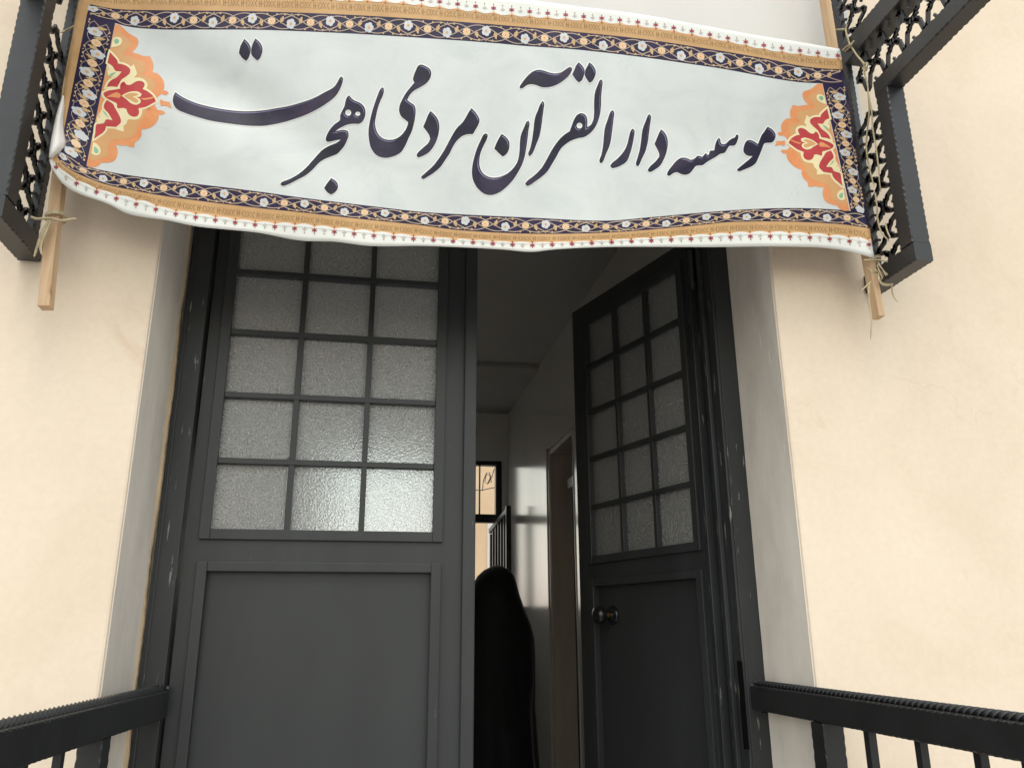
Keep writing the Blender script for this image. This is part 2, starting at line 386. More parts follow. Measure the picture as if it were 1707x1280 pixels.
# door leaves: distances along the leaf are measured from its hinge
def leaf(label, H, u, n, astragal, knob):
    u = Vector(u).normalized(); n = Vector(n).normalized(); W, T = .64, .042
    def P(a, d, z): return Vector((H[0], H[1], 0)) + u * a + n * d + Vector((0, 0, z))
    def hb(m, a0, a1, d0, d1, z0, z1, mi=0):
        m.hexa([P(a0, d0, z0), P(a1, d0, z0), P(a1, d1, z0), P(a0, d1, z0), P(a0, d0, z1), P(a1, d0, z1), P(a1, d1, z1), P(a0, d1, z1)], mi)
    m = MB(); A0, A1, Z0, Z1 = .053, .548, 1.331, 2.112
    PB, PT = .16, 1.244
    hb(m, .003, A0, -T, 0, .012, 2.186); hb(m, A1, W - .003, -T, 0, .012, 2.186)
    hb(m, A0, A1, -T, 0, Z1, 2.186); hb(m, A0, A1, -T, 0, PT, Z0); hb(m, A0, A1, -T, 0, .012, PB)
    root = m.build("door_leaf", M['paint'], bld); root['label'] = label
    m = MB()                                            # raised bead round the glass
    hb(m, A0 - .022, A0 + .002, .0005, .011, Z0 - .021, Z1 + .021); hb(m, A1 - .002, A1 + .022, .0005, .011, Z0 - .021, Z1 + .021)
    hb(m, A0 + .002, A1 - .002, .0005, .0105, Z0 - .021, Z0 + .002); hb(m, A0 + .002, A1 - .002, .0005, .0105, Z1 - .002, Z1 + .021)
    m.build("glazing_bead", M['paint'], root, bevel=.0015)
    m = MB(); cw = (A1 - A0) / 3; rh = (Z1 - Z0) / 5
    for i in (1, 2): hb(m, A0 + cw * i - .0065, A0 + cw * i + .0065, -.019, .006, Z0 + .002, Z1 - .002)
    for j in range(1, 5): hb(m, A0 + .002, A1 - .002, -.0165, .0075, Z0 + rh * j - .0065, Z0 + rh * j + .0065)
    m.build("glazing_bars", M['paint'], root, bevel=.0012)
    for i in range(3):
        for j in range(5):
            e0, e1, e2, e3 = (-.001 if q else .0045 for q in (i == 0, i == 2, j == 0, j == 4)); m = MB(); hb(m, A0 + cw * i + e0, A0 + cw * (i + 1) - e1, -.015, -.010, Z0 + rh * j + e2, Z0 + rh * (j + 1) - e3)
            m.build("glass_pane", M['frost'], root)
    m = MB()                                            # raised frame of the lower panel, then the sunk panel
    hb(m, A0 - .020, A0 + .003, .0005, .010, PB - .018, PT + .018); hb(m, A1 - .003, A1 + .020, .0005, .010, PB - .018, PT + .018)
    hb(m, A0 + .003, A1 - .003, .0005, .0095, PT - .003, PT + .018); hb(m, A0 + .003, A1 - .003, .0005, .0095, PB - .018, PB + .003)
    m.build("panel_bead", M['paint'], root, bevel=.0015)
    m = MB(); hb(m, A0 + .001, A1 - .001, -.03, -.012, PB + .001, PT - .001)
    m.build("lower_panel", M['panel_paint'], root)
    if astragal:
        m = MB(); hb(m, .616, .646, .0005, .014, .012, 2.186); m.build("meeting_strip", M['paint'], root, bevel=.003)
    if knob:
        a, z = knob; c = P(a, -.012, z)
        m = MB(); m.lathe([(0, .0), (.027, .0), (.028, .004), (.024, .009), (.012, .012), (.011, .014)], c, n)
        kb = m.build("door_knob", M['knob'], root)
        m = MB(); m.lathe([(.0100, .013), (.0105, .03), (.0102, .036)], c, n); m.build("stem", M['brass'], kb)
        m = MB(); m.lathe([(.010, .034), (.02, .037), (.026, .046), (.0265, .055), (.022, .064), (.012, .069), (0, .07)], c, n); m.build("grip", M['knob'], kb)
    return root
leaf("closed left door leaf with a bright frosted bottom pane", (JL1 + .002, .245), (1, 0, 0), (0, -1, 0), True, None)
TH = radians(73)
HR = (.874, .315)
leaf("right door leaf swung open into the hallway, with a round knob", HR, (-cos(TH), sin(TH), 0), (-sin(TH), -cos(TH), 0), False, (.47, 1.155))

# hallway behind the door
CXL, CXR, YE, ZC = -.62, .986, 3.93, 2.63
d0, d1, dt = 2.10, 2.64, 2.066                           # side doorway in the right wall
mb = MB()
mb.box((CXR, .262, -.01), (CXR + .14, d0, ZC)); mb.box((CXR, d1, -.01), (CXR + .14, YE + .2, ZC)); mb.box((CXR, d0, dt), (CXR + .14, d1, ZC))
wall_r = mb.build("hallway_wall", M['corr'], bld)
mb = MB(); mb.box((CXL - .14, .262, -.01), (CXL, YE + .2, ZC)); mb.build("hallway_wall", M['corr_dull'], bld)
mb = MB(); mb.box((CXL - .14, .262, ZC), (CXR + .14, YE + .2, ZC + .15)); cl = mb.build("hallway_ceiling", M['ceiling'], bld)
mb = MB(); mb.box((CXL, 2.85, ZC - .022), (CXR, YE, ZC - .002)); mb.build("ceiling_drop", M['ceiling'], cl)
mb = MB(); mb.box((CXL - .14, .262, -.3), (CXR + .14, YE + .2, -.012)); mb.build("hallway_floor", M['floor'], bld)
# side doorway
mb = MB(); mb.box((CXR + .002, d1 - .03, -.008), (CXR + .19, d1 - .001, dt - .03)); mb.box((CXR + .002, d0 + .001, -.008), (CXR + .19, d0 + .022, dt - .03)); mb.box((CXR + .002, d0 + .001, dt - .03), (CXR + .19, d1 - .001, dt - .001))
mb.box((CXR - .012, d1 + .001, -.008), (CXR - .001, d1 + .012, dt + .01))
sd = mb.build("side_door_frame", M['brown'], bld, bevel=.003)
mb = MB(); mb.box((CXR + .12, d0 + .024, 0), (CXR + .15, d1 - .032, dt - .15)); mb.build("door_panel", M['darkbrown'], sd, bevel=.004)
mb = MB(); mb.box((CXR + .07, d0 + .024, dt - .24), (CXR + .11, d1 - .14, dt - .19)); mb.build("header_bar", M['header'], sd)
mb = MB(); mb.box((CXR - .003, d0 + .0015, dt - .001), (CXR + .004, d1, dt + .006)); mb.box((CXR - .004, d0 - .006, 0), (CXR + .003, d0 + .001, dt - .08)); mb.build("corner_trim", M['header'], sd)
mb = MB(); mb.box((CXR + .20, d0 - .3, -.01), (CXR + .24, d1 + .3, ZC)); mb.build("room_wall", M['corr_dull'], bld)

# end wall with a tall window
wx0, wx1, wz0, wz1 = -.30, .945, 1.22, 2.262
ztr0, ztr1 = 1.826, 1.884
mb = MB()
mb.box((CXL, YE, -.01), (wx0, YE + .2, ZC - .024)); mb.box((wx0, YE, wz1), (wx1, YE + .2, ZC - .024)); mb.box((wx1, YE, -.01), (CXR, YE + .2, ZC - .024)); mb.box((wx0, YE, -.01), (wx1, YE + .2, wz0))
mb.build("end_wall", M['corr_dull'], bld)
mb = MB(); fw = .042
mb.box((wx1 - fw, YE + .03, wz0), (wx1 - .001, YE + .09, wz1)); mb.box((wx0 + .001, YE + .03, wz0), (wx0 + fw, YE + .09, wz1))
mb.box((wx0 + fw, YE + .031, wz1 - .03), (wx1 - fw, YE + .089, wz1 - .001)); mb.box((wx0 + fw, YE + .031, wz0 + .001), (wx1 - fw, YE + .089, wz0 + .04))
mb.box((wx0 + fw, YE + .031, ztr0), (wx1 - fw, YE + .089, ztr1))
win = mb.build("window_frame", M['iron'], bld, bevel=.003)
for x in (.79, .46, .13):
    mb = MB(); mb.box((x - .0045, YE + .045, ztr1), (x + .0045, YE + .075, wz1 - .03)); mb.build("mullion", M['iron'], win)
for z0, z1 in ((ztr1, wz1 - .03), (wz0 + .04, ztr0)):
    mb = MB(); mb.add([(wx0 + fw, YE + .06, z0), (wx1 - fw, YE + .06, z0), (wx1 - fw, YE + .06, z1), (wx0 + fw, YE + .06, z1)], [(0, 1, 2, 3)])
    mb.build("window_pane", M['clear'], win)

# house seen through that window
nb = empty("house", (1.5, 9.2, -.62))
tag(nb, "pale cream neighbouring house glimpsed through the hallway window", "house")
mb = MB(); q = at(793, 850, 9.2)
mb.box((q.x, 9.2, -.62), (7.5, 13, 6.2)); mb.build("wall", M['neigh'], nb)
mb = MB(); mb.box((q.x + .16, 9.17, -.6), (q.x + .26, 9.198, at(805, 868, 9.17).z)); mb.build("drainpipe", M['white_wall'], nb)
mb = MB(); mb.box((q.x - .05, 9.1, 6.2), (7.6, 13, 6.35)); mb.build("roof", M['concrete'], nb)
# cables hanging between the window and that house
Yq = 5.2; pts = []
for px, py in ((786, 816), (803, 817), (826, 812)): pts.append(at(px, py, Yq))
mb = MB(); mb.tube(pts, .004, 6)
cp = [(804, 818), (806, 800), (811, 788), (816, 787), (817, 797), (812, 807), (808, 802), (811, 790), (818, 792), (819, 803), (813, 806), (820, 795), (823, 784), (827, 776)]
mb.tube([at(x, y, Yq + .02 * i / 14) for i, (x, y) in enumerate(cp)], .004, 6)
tag(mb.build("cable", M['cable']), "thin dark cable coiled outside the hallway window", "cable")

# black gate of upright bars in front of the window
A, B = at(847, 843, 3.5), at(821, 876, 3.85)
dv = (B - A); hd = Vector((dv.x, dv.y, 0)).normalized()
gt = empty("stair_railing", (A.x, A.y, 0)); tag(gt, "black stair railing of thin upright bars at the end of the hallway", "railing")
mb = MB(); mb.bar((A.x, A.y, 0), (A.x, A.y, A.z), hd, .014, .016); mb.build("post", M['rail'], gt, bevel=.002)
mb = MB(); E2 = B + dv * .15; A2 = A + hd * .016; mb.bar(Vector((A2.x, A2.y, A.z - .03)), Vector((E2.x, E2.y, E2.z - .02)), (0, 0, 1), .016, .012); mb.build("top_rail", M['rail'], gt, bevel=.002)
mb = MB(); mb.bar(Vector((A2.x, A2.y, .12)), Vector((E2.x, E2.y, .12)), (0, 0, 1), .012, .010); mb.build("bottom_rail", M['rail'], gt)
for i in range(1, 7):
    p = A2 + (E2 - A2) * (i / 6.3); zt = A.z - .045 + (E2.z - A.z) * (i / 6.3)
    mb = MB(); mb.bar((p.x, p.y, .132), (p.x, p.y, zt), hd, .0085, .008); mb.build("baluster", M['rail'], gt)

# ------------------------------------------------------------------ person in a black chador, seen from behind
PX, PY = at(823, 941, 2.4).x, 2.4; HT = at(827, 941, 2.4).z
per = empty("person", (PX, PY, 0)); tag(per, "person in a long black chador seen from behind in the dim hallway", "person")
sc_ = HT / 1.62
def skin_body():
    bm = bmesh.new(); ly = bm.verts.layers.skin.verify(); pts = []
    def v(x, y, z, r, r2=None):
        q = bm.verts.new((PX + x * sc_, PY + y * sc_, z * sc_)); q[ly].radius = (r * sc_, (r2 or r) * sc_); return q
    def chain(*vs):
        for a_, b2 in zip(vs, vs[1:]): bm.edges.new((a_, b2))
    pel = v(0, 0, .86, .13, .10); pel[ly].use_root = True
    wai = v(0, 0, 1.02, .115, .09); che = v(0, .01, 1.2, .135, .10); nk0 = v(0, 0, 1.34, .06); nk = v(0, .015, 1.39, .048); hd1 = v(0, .03, 1.46, .072, .08); hd2 = v(0, .03, 1.55, .062, .07)
    chain(pel, wai, che, nk0, nk, hd1, hd2)
    for s in (-1, 1):
        chain(che, v(s * .12, 0, 1.26, .04), v(s * .13, 0, 1.03, .032), v(s * .10, .08, .92, .026), v(s * .05, .11, .94, .02))
        chain(pel, v(s * .09, 0, .78, .08), v(s * .09, .02, .46, .055), v(s * .09, -.01, .09, .036), v(s * .09, .1, .035, .03))
    me = bpy.data.meshes.new("body"); bm.to_mesh(me); bm.free()
    o = link("body", me, M['skin'], per); o.modifiers.new("skin", 'SKIN').use_smooth_shade = True
    sd_ = o.modifiers.new("sub", 'SUBSURF'); sd_.levels = 2; sd_.render_levels = 2
skin_body()
# face details (the face looks into the hallway)
mb = MB(); mb.lathe([(0, 0), (.012, .008), (.006, .026), (0, .03)], (PX, PY + .095 * sc_, 1.485 * sc_), (0, 1, -.25), 10); mb.build("nose", M['skin'], per)
for s in (-1, 1):
    mb = MB(); mb.lathe([(0, -.008), (.008, -.004), (.009, 0), (.005, .005), (0, .007)], (PX + s * .03 * sc_, PY + .092 * sc_, 1.512 * sc_), (0, 1, 0), 10); mb.build("eye", M['knob'], per)
mb = MB(); mb.tube([(PX - .022 * sc_, PY + .092 * sc_, 1.445 * sc_), (PX, PY + .099 * sc_, 1.443 * sc_), (PX + .022 * sc_, PY + .092 * sc_, 1.445 * sc_)], [.003, .005, .003], 8); mb.build("mouth", M['brown'], per)
_k = 1 / sc_
prof = [(HT, .005, .005, .02), (HT - .010, .034, .05, .02), (HT - .026, .064, .088, .018), (HT - .055, .092, .112, .015), (HT - .10, .113, .122, .012), (HT - .15, .131, .126, .01), (HT - .20, .150, .130, .006), (HT - .25, .168, .136, .004), (HT - .29, .181, .142, .004), (HT - .35, .190, .148, .006), (HT - .42, .198, .152, .01), (HT - .55, .203, .16, .015), (.75, .207, .165, .02), (.55, .212, .172, .015), (.38, .218, .18, .01), (.2, .226, .19, .005), (.03, .235, .2, 0)]
prof = [(z * _k, a_ * _k, b2 * _k, sh * _k) for z, a_, b2, sh in prof]
n = 72; vs = []; fs = []
for i, (z, a_, b2, sh) in enumerate(prof):
    hx = .022 * _k * max(0, 1 - (HT * _k - z) / (.13 * _k))
    fold = max(0, (HT * _k - .12 * _k - z)) * .075
    for k in range(n):
        q = 2 * pi * k / n
        r = 1 + fold * (.55 * sin(6 * q + .9 * sin(z * 4)) + .35 * sin(11 * q + 1.3 + z * 2) + .2 * sin(19 * q + z * 5)) + .035 * sin(2 * q + z * 7) * min(1, max(0, (HT * _k - z) * 9)) + .02 * sin(5 * q + z * 23)
        vs.append((PX + (hx + a_ * r * cos(q)) * sc_, PY + (b2 * r * sin(q) + sh) * sc_, z * sc_ + (.0 if i else 0)))
for i in range(len(prof) - 1):
    for k in range(n):
        q = 2 * pi * (k + .5) / n
        if 4 <= i <= 6 and abs(q - pi / 2) < .55: continue          # face opening, on the far side
        k2 = (k + 1) % n; fs.append((i * n + k, (i + 1) * n + k, (i + 1) * n + k2, i * n + k2))
mb = MB(); mb.add(vs, fs, 0, True)
o = mb.build("chador", M['chador'], per)
md = o.modifiers.new("solid", 'SOLIDIFY'); md.thickness = .004; md.offset = -1

# ------------------------------------------------------------------ iron canopy brackets on the wall
def bracket(label, xi, side, z0, zarm):
    """xi = face turned to the door, side = +1 right / -1 left"""
    W2 = .022; xc = xi + side * W2; xw = xi + side * .009
    root = empty("canopy_bracket", (xc, -.02, z0)); tag(root, label, "bracket", "iron brackets beside the door")
    ya, yb = -.173, -.046                                   # outer and wall-side uprights
    wv = dict(wave=.0017, period=.0165)
    zt = 2.95
    m = MB(); m.bar((xw, yb, z0 + .046), (xw, yb, zt), (1, 0, 0), .0085, .013, **wv); m.build("upright", M['iron'], root)
    m = MB(); m.bar((xc, ya, z0 + .046), (xc, ya, zarm - .001), (1, 0, 0), W2 + .001, .0225, **wv); m.build("upright", M['iron'], root)
    m = MB(); m.bar((xc, -.006, z0 + .0225), (xc, ya - .0235, z0 + .0225), (1, 0, 0), W2, .0225, **wv); m.build("bottom_bar", M['iron'], root)
    za = zarm + .0225
    m = MB(); m.bar((xc, ya + .024, za), (xc, -.95, za), (1, 0, 0), W2, .0225, **wv); m.build("arm", M['iron'], root)
    zb = zarm + .195
    m = MB(); m.bar((xc, yb - .0145, zb), (xc, -.95, zb), (1, 0, 0), W2 + .006, .030, **wv); m.build("arm", M['iron'], root)
    m = MB(); m.bar((xc, -.006, 2.97), (xc, -.95, 2.97), (1, 0, 0), W2, .0225, **wv); m.build("arm", M['iron'], root)
    # lattice of zigzag strips
    def lattice(o, along, across, length, width, period):
        o = Vector(o); m = MB(); along = Vector(along); across = Vector(across); X = Vector((side, 0, 0)) * .002
        nseg = max(1, round(length / period)); p = length / nseg; t = .0052
        def seg(a0, a1, th=t):
            P0 = o + along * a0[0] + across * a0[1]; P1 = o + along * a1[0] + across * a1[1]
            d = (P1 - P0).normalized(); m.bar(P0 - d * .0025, P1 + d * .0025, X, .0030, th)
        for i in range(nseg):
            for s in (-1, 1):
                c = width / 2; hi = width / 2 - .004; lo = .0045
                q = [(i * p, c + s * lo), (i * p + p * .12, c + s * (lo + .002)), (i * p + p * .20, c + s * (lo + .010)), (i * p + p * .30, c + s * (lo + .013)), (i * p + p * .42, c + s * (hi - .004)), (i * p + p * .5, c + s * hi), (i * p + p * .58, c + s * (hi - .004)), (i * p + p * .70, c + s * (lo + .013)), (i * p + p * .80, c + s * (lo + .010)), (i * p + p * .88, c + s * (lo + .002)), (i * p + p, c + s * lo)]
                for a0, a1 in zip(q, q[1:]): seg(a0, a1)
                for g in (-1, 1):                          # little barbs beside each node
                    if 0 < i or g > 0: seg((i * p + g * p * .16, c + s * (lo + .006)), (i * p + g * p * .24, c + s * (lo + .001)), .0030)
                    if 0 < i or g > 0: seg((i * p + g * p * .5 * (1 if g > 0 else .0), c + s * hi), (i * p + g * p * .5 * (1 if g > 0 else .0) + g * p * .07, c + s * (hi - .010)), .0030)
        m.build("lattice", M['iron'], root)
    ylo = yb - .013
    lattice((xw, ylo, z0 + .05), (0, 0, 1), (0, -1, 0), zarm - z0 - .06, .096, .068)
    lattice((xw, ylo - .0, zb + .035), (0, 0, 1), (0, -1, 0), .30, .096, .068)
    lattice((xi + side * .012, ylo - .02, zarm + .047), (0, -1, 0), (0, 0, 1), .80, .116, .072)
bracket("black iron lattice bracket on the wall beyond the lower end of the banner", 1.186, 1, 1.903, 2.362)
bracket("black iron lattice bracket on the wall beyond the raised end of the banner", -.676, -1, 1.838, 2.335)

# ------------------------------------------------------------------ stair railings outside
def railing(label, P0, P1, posts, bals, side):
    root = empty("railing", (P0.x, P0.y, 0)); tag(root, label, "railing", "railings beside the door")
    P1 = P0 + (P1 - P0) * 1.6
    t = (P1 - P0).normalized(); u = Vector((t.y, -t.x, 0))
    H = .026
    m = MB()
    c0, c1 = P0 - Vector((0, 0, H + .0088)), P1 - Vector((0, 0, H + .0088))
    m.bar(c0, c1, u, .020, H, wave=.0016, period=.016)
    tr = m.build("top_rail", M['rail'], root, bevel=.003)
    m = MB(); L_ = (P1 - P0).length; n_ = int(L_ / .0021); vs = []; fs = []      # twisted square bar welded on top
    for i in range(n_ + 1):
        c = P0 + t * (L_ * i / n_) - Vector((0, 0, .0045)); q0 = 2 * pi * (L_ * i / n_) / .060
        for k in range(4):
            q = q0 + pi / 2 * k; vs.append(c + u * cos(q) * .0078 + Vector((0, 0, 1)) * sin(q) * .0078)
    for i in range(n_):
        for k in range(4): fs.append((i * 4 + k, i * 4 + (k + 1) % 4, i * 4 + 4 + (k + 1) % 4, i * 4 + 4 + k))
    m.add(vs, fs); m.build("twisted_bar", M['rail'], root)
    rn = random.Random(5 + side); m = MB()
    for _ in range(9):
        c = P0 + Vector((rn.uniform(-.016, .018), rn.uniform(-.001, .003), rn.uniform(-.072, .004))); q = rn.uniform(.003, .007)
        m.lathe([(0, -q), (q * .8, -q * .5), (q, 0), (q * .75, q * .6), (0, q)], c, (rn.uniform(-1, 1), rn.uniform(-1, 1), 1), 8)
    m.build("weld", M['frame_paint'], root)
    for px, py, wpx in posts:
        p = at_vert(px, py, P0, P1); h = .5 * wpx * (p - CAM).length / 1400
        m = MB(); m.bar((p.x, p.y, -.01), (p.x, p.y, P0.z - .0615), t, h, h, wave=.0013, period=.02); m.build("post", M['rail'], root)
    for px, py, wpx in bals:
        p = at_vert(px, py, P0, P1); h = .5 * wpx * (p - CAM).length / 1400 * .9
        m = MB(); m.bar((p.x, p.y, .08), (p.x, p.y, P0.z - .0615), t, h, h); m.build("baluster", M['rail'], root)
    # further balusters out of the frame, towards the steps
    p = at_vert(bals[-1][0], bals[-1][1], P0, P1); k = 1
    while k < 5:
        q = p + t * (.09 * k); 
        if (q - P0).dot(t) > L_ - .02: break
        m = MB(); m.bar((q.x, q.y, .08), (q.x, q.y, P0.z - .0615), t, .006, .006); m.build("baluster", M['rail'], root); k += 1
    m = MB(); m.bar(Vector((P0.x, P0.y, .07)) + t * .1, Vector((P1.x, P1.y, .07)), u, .012, .010); m.build("bottom_rail", M['rail'], root)
P0 = at(267, 1143, .2165); P1 = atZ(0, 1201, P0.z)
railing("black iron railing with twisted top, fixed to the hinge jamb of the closed leaf", P0, P1, [(157, 1240, 34)], [(101, 1240, 13), (40, 1255, 13)], -1)
P0 = at(1263, 1135, .2165); P1 = atZ(1707, 1191, P0.z)
railing("black iron railing with twisted top, fixed to the jamb beside the open leaf", P0, P1, [(1382, 1240, 34)], [(1452, 1240, 14), (1536, 1245, 14), (1636, 1265, 15)], 1)
# the railings stand on the landing and run out over the steps

# ------------------------------------------------------------------ wooden battens that carry the banner
def batten(label, line, w_, d_=.013, Y=-.0865):
    pts = [at(x, y, Y) for x, y in line]; pts.insert(0, pts[0] + (pts[0] - pts[1]).normalized() * .12)
    m = MB(); vs = []; fs = []
    for i, p in enumerate(pts):
        tt = (pts[min(i + 1, len(pts) - 1)] - pts[max(i - 1, 0)]).normalized(); v = tt.cross(Vector((0, 1, 0))).normalized(); q = Vector((0, 1, 0))
        for a, b in ((-1, -1), (1, -1), (1, 1), (-1, 1)): vs.append(p + v * a * w_ + q * b * d_)
    for i in range(len(pts) - 1):
        for k in range(4): fs.append((i * 4 + k, i * 4 + (k + 1) % 4, i * 4 + 4 + (k + 1) % 4, i * 4 + 4 + k))
    fs += [(3, 2, 1, 0), tuple(len(vs) - 4 + k for k in range(4))]
    m.add(vs, fs); o = m.build("wooden_batten", M['wood'], bevel=.0012)
    tag(o, label, "batten", "wooden battens behind the banner")
batten("pale wooden batten behind the curled banner corner, ending in a square-cut foot", [(146, -5), (117, 150), (99, 300), (86, 410), (76, 514)], .0105)
batten("pale wooden batten tied to the lower right end of the banner", [(1375, 0), (1415, 255), (1443, 410), (1465, 530)], .0082)

# ------------------------------------------------------------------ twine
def twine(label, strands, r=.0022):
    m = MB()
    for st in strands:
        pts = [Vector(p) for p in st]; out = []
        for i in range(len(pts) - 1):
            p0 = pts[max(i - 1, 0)]; p1 = pts[i]; p2 = pts[i + 1]; p3 = pts[min(i + 2, len(pts) - 1)]
            for k in range(6):
                s = k / 6
                out.append(.5 * ((2 * p1) + (p2 - p0) * s + (2 * p0 - 5 * p1 + 4 * p2 - p3) * s * s + (3 * p1 - p0 - 3 * p2 + p3) * s ** 3))
        out.append(pts[-1])
        rr = [r * (1 if i < len(out) * .8 else 1 - .6 * (i / len(out) - .8) / .2) for i in range(len(out))]
        m.tube(out, rr, 6)
    tag(m.build("twine", M['twine']), label, "twine", "twine ties of the banner")
def pxs(l, Y): return [at(x, y, Y) for x, y in l]
def loop_round(c, rx, ry, tilt, n_=14, turns=2):
    return [(c.x + rx * cos(2 * pi * k / n_), c.y + ry * sin(2 * pi * k / n_), c.z + tilt * cos(2 * pi * k / n_) + .004 * k / n_) for k in range(n_ * turns + 1)]
c = at(93, 366, -.086); c2 = at(84, 366, -.075)
twine("straw twine knotted round the batten under the curled banner corner, with loose ends",
      [loop_round(c, .017, .021, .004), pxs([(52, 362), (62, 365), (78, 364), (93, 365)], -.112), pxs([(88, 366), (105, 368), (118, 366), (127, 365)], -.112),
       pxs([(82, 369), (74, 380), (67, 396), (62, 412), (57, 428)], -.114), pxs([(84, 370), (76, 388), (70, 402), (68, 414), (70, 425)], -.118), pxs([(80, 371), (73, 385), (66, 402), (63, 414)], -.116)], .0026)
twine("short pale twine from the batten to the raised-end bracket, above the curled corner", [[at(126, 42, -.104), at(118, 47, -.10), at(108, 52, -.09), atX(101, 55, -.674)]], .0019)
c = at(1397, 51, -.086)
twine("pale twine tied from the batten top to the bracket arm at the lower banner end",
      [[at(1394, 50, -.102), at(1402, 50, -.10), atX(1409, 50, 1.183), atX(1411, 58, 1.178), atX(1415, 70, 1.176), atX(1418, 77, 1.174)],
       [atX(1412, 42, 1.18), atX(1410, 52, 1.178), atX(1415, 69, 1.175)],
       [atX(1405, 84, 1.178), atX(1412, 78, 1.172), atX(1419, 74, 1.17), atX(1424, 68, 1.174)], [atX(1409, 86, 1.18), atX(1416, 80, 1.172), atX(1421, 73, 1.17)],
       [atX(1419, 78, 1.174), atX(1428, 92, 1.178), atX(1438, 104, 1.18), atX(1441, 112, 1.182)]], .0024)
twine("long loose twine hanging through the lattice of the lower-end bracket",
      [[atX(1439, 104, 1.18), atX(1443, 112, 1.178), atX(1441, 122, 1.178), atX(1446, 140, 1.18), atX(1448, 160, 1.18), atX(1453, 185, 1.181), atX(1455, 215, 1.181), atX(1460, 245, 1.181), atX(1464, 275, 1.181), atX(1466, 300, 1.181), atX(1468, 320, 1.182)],
       [atX(1440, 108, 1.178), atX(1446, 106, 1.176), atX(1444, 118, 1.177), atX(1438, 114, 1.178), atX(1445, 112, 1.177)],
       [atX(1446, 138, 1.181), atX(1448, 165, 1.182), atX(1449, 190, 1.182), atX(1446, 215, 1.182), atX(1444, 245, 1.182), atX(1447, 270, 1.182), atX(1452, 292, 1.182), atX(1457, 310, 1.182)],
       [atX(1459, 322, 1.183), atX(1462, 345, 1.182), atX(1463, 365, 1.182), atX(1468, 385, 1.182), atX(1478, 398, 1.182), atX(1482, 402, 1.182)],
       [atX(1476, 372, 1.183), atX(1479, 385, 1.182), atX(1484, 396, 1.182)]], .0020)
c = at(1456, 445, -.086)
P_ = lambda *l: pxs(l, -.112)
twine("straw twine wound round the batten foot at the lower banner end, ends frayed and dangling",
      [loop_round(at(1455, 437, -.086), .0165, .021, .003), loop_round(at(1458, 462, -.086), .0165, .021, -.006),
       P_((1440, 434), (1455, 433), (1470, 434), (1480, 437)), P_((1446, 447), (1455, 455), (1464, 460)),
       P_((1463, 440), (1470, 448), (1476, 458), (1477, 460)), P_((1464, 438), (1473, 452), (1480, 458)), P_((1462, 442), (1467, 455), (1471, 465)),
       [at(1464, 455, -.112), at(1468, 470, -.112), atX(1480, 474, 1.179), atX(1488, 473, 1.182)], [at(1463, 462, -.112), at(1470, 474, -.112), atX(1482, 476, 1.179), atX(1489, 474, 1.182)],
       [atX(1487, 474, 1.182), atX(1487, 485, 1.186), atX(1490, 495, 1.19), atX(1496, 503, 1.192)],
       P_((1452, 470), (1447, 474), (1441, 480), (1436, 484)), P_((1449, 472), (1448, 490), (1450, 510), (1453, 530), (1452, 552), (1451, 566))], .0017)

# ------------------------------------------------------------------ the banner
def dense(pts, n=8, closed=False):
    """smooth curve through points; a third value marks a corner"""
    P = [(p[0], p[1]) for p in pts]; K = [len(p) > 2 for p in pts]; out = []
    m = len(P); rng = range(m) if closed else range(m - 1)
    for i in rng:
        j = (i + 1) % m
        p1, p2 = P[i], P[j]
        p0 = P[i - 1] if (closed or i > 0) else p1
        p3 = P[(j + 1) % m] if (closed or j + 1 < m) else p2
        if K[i]: p0 = (2 * p1[0] - p2[0], 2 * p1[1] - p2[1])
        if K[j]: p3 = (2 * p2[0] - p1[0], 2 * p2[1] - p1[1])
        d = lambda a, b: max(1e-6, math.hypot(a[0] - b[0], a[1] - b[1]) ** .5)
        t0 = 0; t1 = t0 + d(p0, p1); t2 = t1 + d(p1, p2); t3 = t2 + d(p2, p3)
        L_ = math.hypot(p2[0] - p1[0], p2[1] - p1[1]); nn = max(1, min(n, int(L_ / 2.2)))
        for k in range(nn):
            t = t1 + (t2 - t1) * k / nn
            q = []
            for c in (0, 1):
                a1 = (t1 - t) / (t1 - t0) * p0[c] + (t - t0) / (t1 - t0) * p1[c]
                a2 = (t2 - t) / (t2 - t1) * p1[c] + (t - t1) / (t2 - t1) * p2[c]
                a3 = (t3 - t) / (t3 - t2) * p2[c] + (t - t2) / (t3 - t2) * p3[c]
                b1 = (t2 - t) / (t2 - t0) * a1 + (t - t0) / (t2 - t0) * a2
                b2 = (t3 - t) / (t3 - t1) * a2 + (t - t1) / (t3 - t1) * a3
                q.append((t2 - t) / (t2 - t1) * b1 + (t - t1) / (t2 - t1) * b2)
            out.append(tuple(q))
    if not closed: out.append(P[-1])
    return out
